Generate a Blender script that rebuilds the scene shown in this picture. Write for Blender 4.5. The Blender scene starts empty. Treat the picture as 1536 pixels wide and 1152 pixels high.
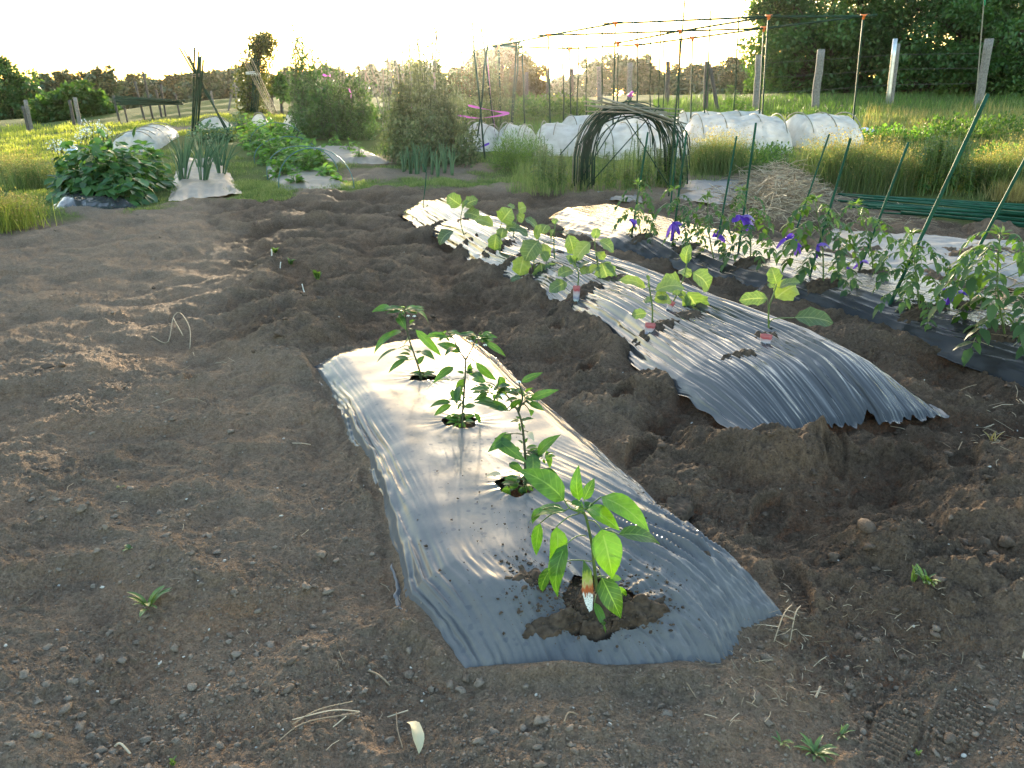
import bpy, math, random
import numpy as np
from mathutils import Vector

RNG = np.random.default_rng(11)
R = random.Random(5)
scene = bpy.context.scene
COL = scene.collection
rad = math.radians

# ------------------------------------------------------------------ camera
CAM_H, PITCH, FPX = 1.25, rad(20.0), 1156.0
cp, sp = math.cos(PITCH), math.sin(PITCH)
cam = bpy.data.objects.new("camera", bpy.data.cameras.new("camera"))
COL.objects.link(cam)
cam.location = (0, 0, CAM_H)
cam.rotation_euler = (math.pi / 2 - PITCH, 0, 0)
cam.data.sensor_width = 36.0
cam.data.lens = 36.0 * FPX / 1536.0
cam.data.clip_start = 0.05
cam.data.clip_end = 6000
scene.camera = cam


def ray(px, py):
    px = np.asarray(px, float); py = np.asarray(py, float)
    a = (px - 768) / FPX; b = (576 - py) / FPX
    return np.stack([a, cp + b * sp, -sp + b * cp], -1)


def sstep(a, b, x):
    t = np.clip((x - a) / (b - a), 0, 1)
    return t * t * (3 - 2 * t)


# ------------------------------------------------------------------ noise
def _hash(i, j, seed):
    h = (i.astype(np.int64) * 374761393 + j.astype(np.int64) * 668265263 + seed * 1442695041) & 0xFFFFFFFF
    h = ((h ^ (h >> 13)) * 1274126177) & 0xFFFFFFFF
    return (h ^ (h >> 16)) & 0xFFFFFFFF


def perlin(x, y, seed=0):
    xi = np.floor(x); yi = np.floor(y)
    fx = x - xi; fy = y - yi
    u = fx * fx * fx * (fx * (fx * 6 - 15) + 10); v = fy * fy * fy * (fy * (fy * 6 - 15) + 10)
    xi = xi.astype(np.int64); yi = yi.astype(np.int64)

    def g(i, j, dx, dy):
        a = _hash(i, j, seed).astype(float) * (2 * math.pi / 4294967296.0)
        return np.cos(a) * dx + np.sin(a) * dy
    n00 = g(xi, yi, fx, fy); n10 = g(xi + 1, yi, fx - 1, fy)
    n01 = g(xi, yi + 1, fx, fy - 1); n11 = g(xi + 1, yi + 1, fx - 1, fy - 1)
    return 1.5 * ((n00 * (1 - u) + n10 * u) * (1 - v) + (n01 * (1 - u) + n11 * u) * v)


def fbm(x, y, seed=0, oct=3, gain=.5):
    s = 0; a = 1
    for o in range(oct):
        s = s + a * perlin(x * 2 ** o, y * 2 ** o, seed + o * 17); a *= gain
    return s


def worley_bump(x, y, seed=0, fill=.6):
    """rounded lumps scattered over unit cells, 0..1"""
    xi = np.floor(x).astype(np.int64); yi = np.floor(y).astype(np.int64)
    out = np.zeros_like(x)
    for di in (-1, 0, 1):
        for dj in (-1, 0, 1):
            i = xi + di; j = yi + dj
            h1 = _hash(i, j, seed) / 4294967296.0; h2 = _hash(i, j, seed + 91) / 4294967296.0
            h3 = _hash(i, j, seed + 187) / 4294967296.0
            r = .18 + .42 * h3
            d2 = ((i + h1 - x) ** 2 + (j + h2 - y) ** 2) / (r * r)
            b = np.sqrt(np.clip(1 - d2, 0, 1)) * r * 2
            out = np.maximum(out, np.where(h3 * 7.13 % 1 < fill, b, 0))
    return out


# ------------------------------------------------------------------ terrain
def T(x, y):
    a = x / np.maximum(y, .5)
    w = sstep(-.66, -.28, a)
    slope = .030 + .046 * w + .008 * sstep(0, .4, a)
    t = np.clip(y - 9.5, 0, 22)
    h = slope * t * t / (t + 3)
    return h - .035 * np.clip(y - 33, 0, 60)


def G0(px, py):
    d = ray(px, py)
    k = (0 - CAM_H) / d[..., 2]
    return d * k[..., None] + np.array([0, 0, CAM_H])


class Bed:
    """a raised strip of soil under film, set out between two edge lines"""
    def __init__(self, left, right, front, back, h, ramp):
        L = G0(*zip(*left))[:, :2]; Rr = G0(*zip(*right))[:, :2]
        a = (L[0] + Rr[0]) / 2; b = (L[-1] + Rr[-1]) / 2
        self.o = a; self.d = (b - a) / np.linalg.norm(b - a); self.n = np.array([self.d[1], -self.d[0]])
        self.L = self.sl(L); self.R = self.sl(Rr)
        F = self.sl(G0(*zip(*front))[:, :2]); B = self.sl(G0(*zip(*back))[:, :2])
        order = np.argsort(F[:, 1]); self.F = F[order]
        order = np.argsort(B[:, 1]); self.B = B[order]
        if self.L[:, 1].mean() > self.R[:, 1].mean():
            self.L, self.R = self.R, self.L
        self.L = self.L[np.argsort(self.L[:, 0])]; self.R = self.R[np.argsort(self.R[:, 0])]
        self.h = h; self.ramp = ramp

    def sl(self, P):
        q = P - self.o
        return np.stack([q @ self.d, q @ self.n], -1)

    def edges(self, s):
        return np.interp(s, self.L[:, 0], self.L[:, 1]), np.interp(s, self.R[:, 0], self.R[:, 1])

    def dist(self, x, y):
        q = self.sl(np.stack([x, y], -1)); s = q[..., 0]; l = q[..., 1]
        wl, wr = self.edges(s)
        f = np.interp(l, self.F[:, 1], self.F[:, 0]); b = np.interp(l, self.B[:, 1], self.B[:, 0])
        lo = np.minimum(f, b); hi = np.maximum(f, b)
        return np.minimum(np.minimum(l - wl, wr - l), np.minimum(s - lo, hi - s))

    def mound(self, x, y):
        q = self.sl(np.stack([x, y], -1)); s = q[..., 0]; l = q[..., 1]
        wl, wr = self.edges(s)
        f = np.interp(l, self.F[:, 1], self.F[:, 0]); b = np.interp(l, self.B[:, 1], self.B[:, 0])
        lo = np.minimum(f, b); hi = np.maximum(f, b)
        r = self.ramp
        m = lambda d, r: np.sin(np.clip(d / r, 0, 1) * math.pi / 2)
        return self.h * m(l - wl, r) * m(wr - l, r) * m(s - lo, r * 1.7) * m(hi - s, r * 1.2)

    def point(self, u, v):
        """u across 0..1, v along 0..1 (front to back line)"""
        s = None
        l = self.L[:, 1].mean() * (1 - u) + self.R[:, 1].mean() * u
        for _ in range(4):
            f = np.interp(l, self.F[:, 1], self.F[:, 0]); b = np.interp(l, self.B[:, 1], self.B[:, 0])
            s = f * (1 - v) + b * v
            wl, wr = self.edges(s)
            l = wl * (1 - u) + wr * u
        xy = self.o + s[..., None] * self.d + l[..., None] * self.n
        return xy[..., 0], xy[..., 1], s, l


BED1 = Bed(left=[(690, 1015), (606, 905), (575, 790), (548, 705), (505, 620), (462, 552)],
           right=[(1195, 930), (1040, 800), (900, 678), (800, 592), (740, 535), (700, 509)],
           front=[(690, 1015), (780, 1018), (900, 1022), (1000, 1020), (1080, 1005), (1118, 955), (1195, 930)],
           back=[(462, 552), (530, 536), (620, 522), (700, 509)], h=.085, ramp=.17)
BED2 = Bed(left=[(1115, 668), (1000, 592), (905, 512), (800, 442), (715, 398), (640, 352), (598, 326)],
           right=[(1418, 632), (1330, 572), (1262, 536), (1130, 484), (1000, 432), (890, 390), (785, 352), (690, 315)],
           front=[(1115, 668), (1165, 668), (1235, 648), (1340, 640), (1418, 632)],
           back=[(598, 326), (640, 318), (690, 315)], h=.13, ramp=.30)
BED3 = Bed(left=[(1750, 660), (1536, 578), (1420, 534), (1300, 490), (1180, 455), (1090, 425), (1000, 397), (900, 374), (850, 352), (812, 331)],
           right=[(1750, 560), (1536, 478), (1400, 434), (1250, 396), (1100, 363), (1000, 338), (920, 318)],
           front=[(1750, 660), (1750, 560)],
           back=[(812, 331), (860, 322), (920, 318)], h=.13, ramp=.30)
BEDS = [BED1, BED2, BED3]


def ground_smooth(x, y):
    h = T(x, y)
    for b in BEDS:
        h = h + b.mound(x, y)
    return h


def G(px, py, fn=ground_smooth):
    """point where the view ray through a photo pixel meets the ground (smooth)"""
    px = np.atleast_1d(np.asarray(px, float)); py = np.atleast_1d(np.asarray(py, float))
    d = ray(px, py)
    n = len(px)
    ts = np.geomspace(.9, 160, 260)
    lo = np.full(n, ts[0]); hi = np.full(n, ts[-1]); done = np.zeros(n, bool)
    for a, b in zip(ts[:-1], ts[1:]):
        P = d * b
        hit = (~done) & (P[:, 2] + CAM_H < fn(P[:, 0], P[:, 1]))
        lo[hit] = a; hi[hit] = b; done |= hit
        if done.all():
            break
    for _ in range(14):
        m = (lo + hi) / 2; P = d * m[:, None]
        below = P[:, 2] + CAM_H < fn(P[:, 0], P[:, 1])
        hi = np.where(below, m, hi); lo = np.where(below, lo, m)
    P = d * hi[:, None] + np.array([0, 0, CAM_H])
    return P


def g1(px, py):
    return G(px, py)[0]


def at(px, py, Y):
    """point on the view ray at depth Y"""
    d = ray(px, py)
    return d * (Y / d[1]) + np.array([0, 0, CAM_H])


def mpp(Y):
    """metres per photo pixel at depth Y (approximately)"""
    return Y * 1.04 / FPX


# ------------------------------------------------------------------ mesh helpers
class MB:
    def __init__(s):
        s.V = []; s.T = []; s.Q = []; s.A = []; s.UV = []; s.n = 0

    def add(s, V, tris=None, quads=None, rnd=None, uv=None):
        V = np.asarray(V, float).reshape(-1, 3)
        if tris is not None and len(tris): s.T.append(np.asarray(tris, int).reshape(-1, 3) + s.n)
        if quads is not None and len(quads): s.Q.append(np.asarray(quads, int).reshape(-1, 4) + s.n)
        s.V.append(V)
        s.A.append(np.zeros(len(V)) if rnd is None else np.broadcast_to(np.asarray(rnd, float), (len(V),)))
        s.UV.append(np.zeros((len(V), 2)) if uv is None else np.asarray(uv, float))
        s.n += len(V)

    def tube(s, pts, r, n=6, rnd=0.0, cap=True):
        P = np.asarray(pts, float); m = len(P)
        r = np.broadcast_to(np.asarray(r, float), (m,))
        tan = np.gradient(P, axis=0); tan /= np.linalg.norm(tan, axis=1)[:, None] + 1e-12
        ref = np.array([0, 0, 1.0]) if abs(tan[:, 2]).mean() < .8 else np.array([1.0, 0, 0])
        a = np.cross(tan, ref); a /= np.linalg.norm(a, axis=1)[:, None] + 1e-12
        b = np.cross(tan, a)
        th = np.arange(n) * 2 * math.pi / n
        V = P[:, None, :] + r[:, None, None] * (np.cos(th)[None, :, None] * a[:, None, :] + np.sin(th)[None, :, None] * b[:, None, :])
        i = np.arange(m - 1)[:, None] * n; j = np.arange(n)[None, :]; k = (j + 1) % n
        quads = np.stack([i + j, i + k, i + n + k, i + n + j], -1).reshape(-1, 4)
        V = V.reshape(-1, 3); tris = []
        if cap:
            V = np.vstack([V, P[0], P[-1]]); c0 = m * n; c1 = c0 + 1
            for q in range(n):
                tris.append((c0, (q + 1) % n, q)); tris.append((c1, (m - 1) * n + q, (m - 1) * n + (q + 1) % n))
        s.add(V, tris, quads, rnd)

    def mesh(s, name, mat, off=(0, 0, 0), smooth=True):
        V = np.vstack(s.V) - np.asarray(off, float)
        T_ = np.vstack(s.T) if s.T else np.zeros((0, 3), int)
        Q_ = np.vstack(s.Q) if s.Q else np.zeros((0, 4), int)
        me = bpy.data.meshes.new(name)
        me.vertices.add(len(V)); me.vertices.foreach_set("co", V.ravel())
        nl = T_.size + Q_.size
        me.loops.add(nl)
        vi = np.concatenate([T_.ravel(), Q_.ravel()]).astype(np.int32)
        me.loops.foreach_set("vertex_index", vi)
        me.polygons.add(len(T_) + len(Q_))
        st = np.concatenate([np.arange(len(T_)) * 3, T_.size + np.arange(len(Q_)) * 4]).astype(np.int32)
        me.polygons.foreach_set("loop_start", st)
        me.polygons.foreach_set("use_smooth", np.full(len(T_) + len(Q_), smooth))
        at_ = me.attributes.new("rnd", 'FLOAT', 'POINT'); at_.data.foreach_set("value", np.concatenate(s.A).astype(np.float32))
        uv = np.vstack(s.UV)
        if np.any(uv):
            l = me.uv_layers.new(name="UVMap"); l.data.foreach_set("uv", uv[vi].astype(np.float32).ravel())
        me.update(calc_edges=True); me.validate()
        me.materials.append(mat)
        return me


def setp(o, label=None, cat=None, group=None, kind=None):
    if label: o["label"] = label
    if cat: o["category"] = cat
    if group: o["group"] = group
    if kind: o["kind"] = kind
    return o


def thing(name, label, cat, loc, group=None):
    o = bpy.data.objects.new(name, None); COL.objects.link(o)
    o.location = [float(v) for v in loc]; o.empty_display_size = .05
    return setp(o, label, cat, group)


def wloc(o):
    v = np.zeros(3)
    while o is not None:
        v += np.array(o.location); o = o.parent
    return v


def part(root, name, mb, mat, label=None, smooth=True):
    o = bpy.data.objects.new(name, mb.mesh(name, mat, wloc(root), smooth)); COL.objects.link(o)
    o.parent = root
    if label: o["label"] = label
    return o


def solo(name, mb, mat, label, cat, loc=None, group=None, smooth=True):
    if loc is None:
        V = np.vstack(mb.V); loc = (*((V[:, :2].min(0) + V[:, :2].max(0)) / 2), V[:, 2].min())
    loc = np.array(loc, float)
    o = bpy.data.objects.new(name, mb.mesh(name, mat, loc, smooth)); COL.objects.link(o)
    o.location = [float(v) for v in loc]
    return setp(o, label, cat, group)


def stuff(name, mb, mat, label=None, kind="stuff", smooth=True):
    o = bpy.data.objects.new(name, mb.mesh(name, mat, (0, 0, 0), smooth)); COL.objects.link(o)
    o["kind"] = kind
    if label: o["label"] = label
    return o


def unit(v):
    v = np.asarray(v, float)
    return v / (np.linalg.norm(v, axis=-1, keepdims=True) + 1e-12)


def cloud(mb, P, D, N, L, W, rnd=None, kite=False, fold=.15):
    """many small leaves at once: P base, D direction, N normal"""
    n = len(P); P = np.asarray(P, float)
    D = unit(D); S = unit(np.cross(D, N)); N = np.cross(S, D)
    L = np.broadcast_to(np.asarray(L, float), (n,))[:, None]; W = np.broadcast_to(np.asarray(W, float), (n,))[:, None] / 2
    rnd = RNG.random(n) if rnd is None else np.broadcast_to(rnd, (n,))
    if kite:
        V = np.stack([P, P + D * L * .45 + S * W + N * L * fold * .5, P + D * L - N * L * fold, P + D * L * .45 - S * W + N * L * fold * .5], 1)
        q = np.arange(n)[:, None] * 4 + np.array([0, 1, 2, 3])
        mb.add(V.reshape(-1, 3), None, q, np.repeat(rnd, 4))
    else:
        V = np.stack([P, P + D * L * .3 + S * W, P + D * L * .3 - S * W, P + D * L * .68 + S * W * .75 - N * L * fold * .5,
                      P + D * L * .68 - S * W * .75 - N * L * fold * .5, P + D * L - N * L * fold * 1.6,
                      P + D * L * .3 - N * W * .35, P + D * L * .68 - N * (L * fold * .5 + W * .25)], 1)
        b = np.arange(n)[:, None] * 8
        q = np.concatenate([b + np.array([1, 6, 7, 3]), b + np.array([6, 2, 4, 7])])
        t = np.concatenate([b + np.array([0, 6, 1]), b + np.array([0, 2, 6]), b + np.array([3, 7, 5]), b + np.array([7, 4, 5])])
        mb.add(V.reshape(-1, 3), t, q, np.repeat(rnd, 8))


def rdir(n, up=0.0):
    v = RNG.normal(size=(n, 3)); v[:, 2] += up
    return unit(v)


def blades(mb, P, H, W, lean=.35, rnd=None, head=False):
    n = len(P)
    a = RNG.random(n) * 2 * math.pi
    d = np.stack([np.cos(a), np.sin(a), np.zeros(n)], 1)
    b = RNG.random(n) * math.pi
    s = np.stack([np.cos(b), np.sin(b), np.zeros(n)], 1)
    ln = (RNG.random(n) * lean)[:, None]
    H = np.broadcast_to(H, (n,))[:, None]; W = np.broadcast_to(W, (n,))[:, None] / 2
    up = np.array([0, 0, 1.0])
    mid = P + up * H * .6 + d * H * ln * .4
    tip = P + up * H * (1 - .35 * ln) + d * H * ln * 1.2
    V = np.stack([P - s * W, P + s * W, mid + s * W * .8, mid - s * W * .8, tip], 1).reshape(-1, 3)
    k = np.arange(n)[:, None] * 5
    rnd = RNG.random(n) if rnd is None else rnd
    mb.add(V, k + np.array([3, 2, 4]), k + np.array([0, 1, 2, 3]), np.repeat(rnd, 5))


def leaf_blade(mb, base, tip, width, nrm, arch=.15, kind="pepper", cup=.18, rnd=None, wave=0.0, rows=9):
    """one modelled leaf with midrib, cupped halves and UVs"""
    base = np.asarray(base, float); tip = np.asarray(tip, float)
    ax = tip - base; L = np.linalg.norm(ax); d = ax / L
    n = np.asarray(nrm, float); n = n - d * (n @ d); n = unit(n); s = np.cross(d, n)
    t = np.linspace(0, 1, rows); c = np.array([-1, -.55, 0, .55, 1.0])
    if kind == "pepper":
        w = t ** .60 * (1 - t) ** 1.1 + .02 * (1 - t) * t
    elif kind == "egg":
        w = t ** .42 * (1 - t) ** .5
        w = w * (1 + .13 * np.cos(t * 17))
    else:
        w = t ** .5 * (1 - t) ** .6
    w = w / w.max() * width / 2
    mid = base[None] + d[None] * (t * L)[:, None] + n[None] * (arch * L * 4 * t * (1 - t))[:, None]
    ph = R.random() * 6
    cupz = cup * np.abs(c)[None, :] * w[:, None] + wave * width * np.sin(t[:, None] * 11 + ph + c[None, :] * 2) * np.abs(c)[None, :]
    V = mid[:, None, :] + s[None, None, :] * (c[None, :] * w[:, None])[..., None] + n[None, None, :] * cupz[..., None]
    i = np.arange(rows - 1)[:, None] * 5; j = np.arange(4)[None, :]
    q = np.stack([i + j, i + j + 1, i + 6 + j, i + 5 + j], -1).reshape(-1, 4)
    uv = np.stack(np.broadcast_arrays(t[:, None], (c[None, :] + 1) / 2), -1).reshape(-1, 2)
    mb.add(V.reshape(-1, 3), None, q, R.random() if rnd is None else rnd, uv + .0001)


def lerp(a, b, t):
    return np.asarray(a, float) * (1 - t) + np.asarray(b, float) * t


# ------------------------------------------------------------------ materials
def newmat(name):
    m = bpy.data.materials.new(name); m.use_nodes = True
    nt = m.node_tree
    return m, nt, nt.nodes["Principled BSDF"], nt.nodes["Material Output"]


def N(nt, t, **kw):
    n = nt.nodes.new(t)
    for k, v in kw.items():
        if k in ("operation", "data_type", "blend_type", "attribute_name", "noise_dimensions", "feature", "wave_type", "clamp", "bands_direction", "label", "distance"):
            setattr(n, k, v)
        else:
            n.inputs[k].default_value = v
    return n


def ramp(nt, fac, stops):
    r = nt.nodes.new("ShaderNodeValToRGB")
    e = r.color_ramp.elements
    while len(e) < len(stops): e.new(.5)
    for el, (p, c) in zip(e, stops):
        el.position = p; el.color = (*c, 1) if len(c) == 3 else c
    nt.links.new(fac, r.inputs[0])
    return r.outputs[0]


def simple(name, col, rough=.6, var=.25, scale=8, metal=0, spec=.5):
    m, nt, p, o = newmat(name)
    tc = N(nt, "ShaderNodeTexCoord"); no = N(nt, "ShaderNodeTexNoise", Scale=scale, Detail=5.0)
    nt.links.new(tc.outputs["Object"], no.inputs["Vector"])
    c = np.array(col)
    out = ramp(nt, no.outputs[0], [(.3, tuple(c * (1 - var))), (.7, tuple(np.minimum(c * (1 + var), 1)))])
    nt.links.new(out, p.inputs["Base Color"])
    p.inputs["Roughness"].default_value = rough; p.inputs["Metallic"].default_value = metal
    p.inputs["Specular IOR Level"].default_value = spec
    return m


def leafmat(name, dark, mid, light, trans=.4, rough=.5, tcol=None, spec=.4):
    """foliage: colour varies leaf by leaf, thin blades let light through"""
    m, nt, p, o = newmat(name)
    a = N(nt, "ShaderNodeAttribute", attribute_name="rnd")
    col = ramp(nt, a.outputs["Fac"], [(0, dark), (.55, mid), (1, light)])
    nt.links.new(col, p.inputs["Base Color"])
    p.inputs["Roughness"].default_value = rough; p.inputs["Specular IOR Level"].default_value = spec
    tr = N(nt, "ShaderNodeBsdfTranslucent"); mx = N(nt, "ShaderNodeMixShader", Fac=trans)
    hs = N(nt, "ShaderNodeMixRGB", blend_type="MULTIPLY"); hs.inputs[0].default_value = 1
    nt.links.new(col, hs.inputs[1]); hs.inputs[2].default_value = (*(tcol or (1.9, 1.9, .8)), 1)
    nt.links.new(hs.outputs[0], tr.inputs["Color"])
    nt.links.new(p.outputs[0], mx.inputs[1]); nt.links.new(tr.outputs[0], mx.inputs[2])
    nt.links.new(mx.outputs[0], o.inputs["Surface"])
    return m


def bigleaf(name, base, vein, trans=.42, rough=.38, tcol=(2.2, 2.2, .6), vary=.3):
    """close-up leaf with midrib and side veins from its UVs"""
    m, nt, p, o = newmat(name)
    uv = N(nt, "ShaderNodeUVMap"); sx = N(nt, "ShaderNodeSeparateXYZ")
    nt.links.new(uv.outputs[0], sx.inputs[0])
    sub = N(nt, "ShaderNodeMath", operation="SUBTRACT"); sub.inputs[1].default_value = .5
    ab = N(nt, "ShaderNodeMath", operation="ABSOLUTE")
    nt.links.new(sx.outputs[1], sub.inputs[0]); nt.links.new(sub.outputs[0], ab.inputs[0])
    k = N(nt, "ShaderNodeMath", operation="MULTIPLY_ADD"); k.inputs[1].default_value = -.42
    nt.links.new(ab.outputs[0], k.inputs[0]); nt.links.new(sx.outputs[0], k.inputs[2])
    k2 = N(nt, "ShaderNodeMath", operation="MULTIPLY"); k2.inputs[1].default_value = 44
    nt.links.new(k.outputs[0], k2.inputs[0])
    si = N(nt, "ShaderNodeMath", operation="SINE"); nt.links.new(k2.outputs[0], si.inputs[0])
    side = ramp(nt, si.outputs[0], [(.8, (0, 0, 0)), (1, (.38, .38, .38))])
    midr = ramp(nt, ab.outputs[0], [(0.01, (1, 1, 1)), (.045, (0, 0, 0))])
    mxv = N(nt, "ShaderNodeMixRGB", blend_type="LIGHTEN"); mxv.inputs[0].default_value = 1
    nt.links.new(side, mxv.inputs[1]); nt.links.new(midr, mxv.inputs[2])
    a = N(nt, "ShaderNodeAttribute", attribute_name="rnd")
    b = np.array(base)
    c1 = ramp(nt, a.outputs["Fac"], [(0, tuple(b * (1 - vary))), (.6, tuple(b)), (1, tuple(b * np.array([1.7, 1.45, .9])))])
    tc = N(nt, "ShaderNodeTexCoord"); no = N(nt, "ShaderNodeTexNoise", Scale=60.0, Detail=4.0)
    nt.links.new(tc.outputs["Object"], no.inputs["Vector"])
    mot = ramp(nt, no.outputs[0], [(.3, (.8, .8, .8)), (.7, (1.15, 1.15, 1.15))])
    mm = N(nt, "ShaderNodeMixRGB", blend_type="MULTIPLY"); mm.inputs[0].default_value = 1
    nt.links.new(c1, mm.inputs[1]); nt.links.new(mot, mm.inputs[2])
    cm = N(nt, "ShaderNodeMixRGB"); nt.links.new(mxv.outputs[0], cm.inputs[0])
    nt.links.new(mm.outputs[0], cm.inputs[1]); cm.inputs[2].default_value = (*vein, 1)
    nt.links.new(cm.outputs[0], p.inputs["Base Color"])
    p.inputs["Roughness"].default_value = rough
    bm = N(nt, "ShaderNodeBump", Strength=.35, Distance=.002); bm.invert = True
    nt.links.new(mxv.outputs[0], bm.inputs["Height"]); nt.links.new(bm.outputs[0], p.inputs["Normal"])
    tr = N(nt, "ShaderNodeBsdfTranslucent"); mx = N(nt, "ShaderNodeMixShader", Fac=trans)
    hs = N(nt, "ShaderNodeMixRGB", blend_type="MULTIPLY"); hs.inputs[0].default_value = 1
    nt.links.new(cm.outputs[0], hs.inputs[1]); hs.inputs[2].default_value = (*tcol, 1)
    nt.links.new(hs.outputs[0], tr.inputs["Color"])
    nt.links.new(p.outputs[0], mx.inputs[1]); nt.links.new(tr.outputs[0], mx.inputs[2])
    nt.links.new(mx.outputs[0], o.inputs["Surface"])
    return m


M = {}
M["pepper"] = bigleaf("pepper_leaf", (.065, .165, .022), (.13, .24, .06), trans=.45, tcol=(1.8, 1.95, .5), vary=.45)
M["chili"] = bigleaf("chili_leaf", (.036, .098, .024), (.08, .15, .05), trans=.42)
M["egg"] = bigleaf("eggplant_leaf", (.075, .125, .06), (.18, .22, .13), trans=.38, rough=.6, tcol=(2.2, 2.3, .6))
M["stem"] = simple("green_stem", (.09, .14, .035), .5)
M["dstem"] = simple("purple_green_stem", (.05, .06, .03), .5)
M["wilt"] = simple("withered_leaf", (.45, .38, .24), .8)
M["tomato"] = leafmat("tomato_leaf", (.022, .055, .016), (.045, .095, .028), (.085, .15, .04), .38)
M["radish"] = leafmat("broad_leaf", (.02, .06, .02), (.04, .105, .028), (.075, .16, .05), .3, .4)
M["bean"] = leafmat("bean_leaf", (.05, .11, .02), (.09, .19, .035), (.15, .28, .05), .45)
M["onion"] = leafmat("onion_leaf", (.05, .10, .055), (.09, .16, .09), (.13, .20, .11), .2, .7, spec=.15)
M["pea"] = leafmat("pea_leaf", (.03, .066, .022), (.058, .112, .036), (.11, .175, .06), .3, tcol=(1.5, 1.7, .7))
M["peapale"] = leafmat("dry_pea_leaf", (.06, .085, .04), (.11, .14, .065), (.19, .20, .10), .3, tcol=(1.5, 1.5, .8))
M["weed"] = leafmat("weed_leaf", (.035, .075, .018), (.07, .13, .03), (.12, .19, .045), .42)
M["weedd"] = leafmat("dark_weed_leaf", (.022, .06, .016), (.045, .10, .022), (.08, .15, .035), .38)
M["feather"] = leafmat("feathery_leaf", (.05, .10, .025), (.09, .16, .035), (.14, .22, .05), .42)
M["drygrass"] = leafmat("dry_grass_head", (.16, .13, .055), (.26, .21, .09), (.38, .31, .15), .35, .8)
M["grass"] = leafmat("grass_blade", (.06, .10, .035), (.105, .15, .055), (.22, .23, .12), .45, .6)
M["lawn"] = leafmat("lawn_blade", (.12, .155, .035), (.19, .22, .05), (.31, .31, .10), .5, .6)
M["tree"] = leafmat("tree_leaf", (.018, .055, .018), (.048, .118, .034), (.12, .21, .06), .3, tcol=(2.0, 1.9, .6))
M["treeb"] = leafmat("brown_tree_leaf", (.03, .035, .012), (.055, .055, .018), (.10, .085, .025), .35, tcol=(2.2, 1.6, .5))
M["ivy"] = leafmat("ivy_leaf", (.03, .045, .012), (.06, .075, .018), (.12, .12, .03), .35)
M["wood"] = leafmat("woodland_leaf", (.03, .055, .03), (.055, .092, .048), (.09, .13, .065), .08)
M["bark"] = simple("bark", (.06, .045, .035), .9, .4, 12)
M["post"] = simple("weathered_post", (.17, .155, .14), .9, .35, 20)
M["postd"] = simple("dark_post", (.07, .062, .055), .9, .35, 20)
M["metal"] = simple("galvanised_pipe", (.55, .56, .57), .35, .15, 10, .8)
M["pole"] = simple("green_pole", (.010, .058, .034), .6, .3, 9, spec=.12)
M["poled"] = simple("dark_green_pole", (.016, .042, .026), .6, .3, 9, spec=.12)
M["grip"] = simple("bright_green_cap", (.02, .33, .17), .4)
M["bamboo"] = simple("bamboo", (.20, .15, .085), .6, .3, 14)
M["bamboog"] = simple("grey_bamboo", (.19, .175, .13), .6, .3, 14)
M["joint"] = simple("orange_joint", (.80, .18, .03), .5, .1)
M["hoop"] = simple("blue_green_hoop", (.05, .13, .13), .4)
M["straw"] = leafmat("straw", (.20, .145, .095), (.36, .28, .19), (.54, .45, .33), .15, .8, (1.2, 1.1, .8))
M["violet"] = leafmat("violet_ribbon", (.07, .025, .30), (.12, .045, .44), (.26, .12, .62), .35, .35, (1.3, 1.1, 1.4))
M["pink"] = leafmat("pink_tape", (.34, .07, .38), (.46, .13, .44), (.62, .28, .58), .3, .4, (1.2, 1.1, 1.2))
M["white"] = simple("white_petal", (.8, .8, .76), .6, .08)
M["bluebag"] = simple("pale_blue_plastic", (.42, .52, .66), .4, .15)
M["pebble"] = simple("pale_pebble", (.36, .33, .29), .8, .2)


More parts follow.
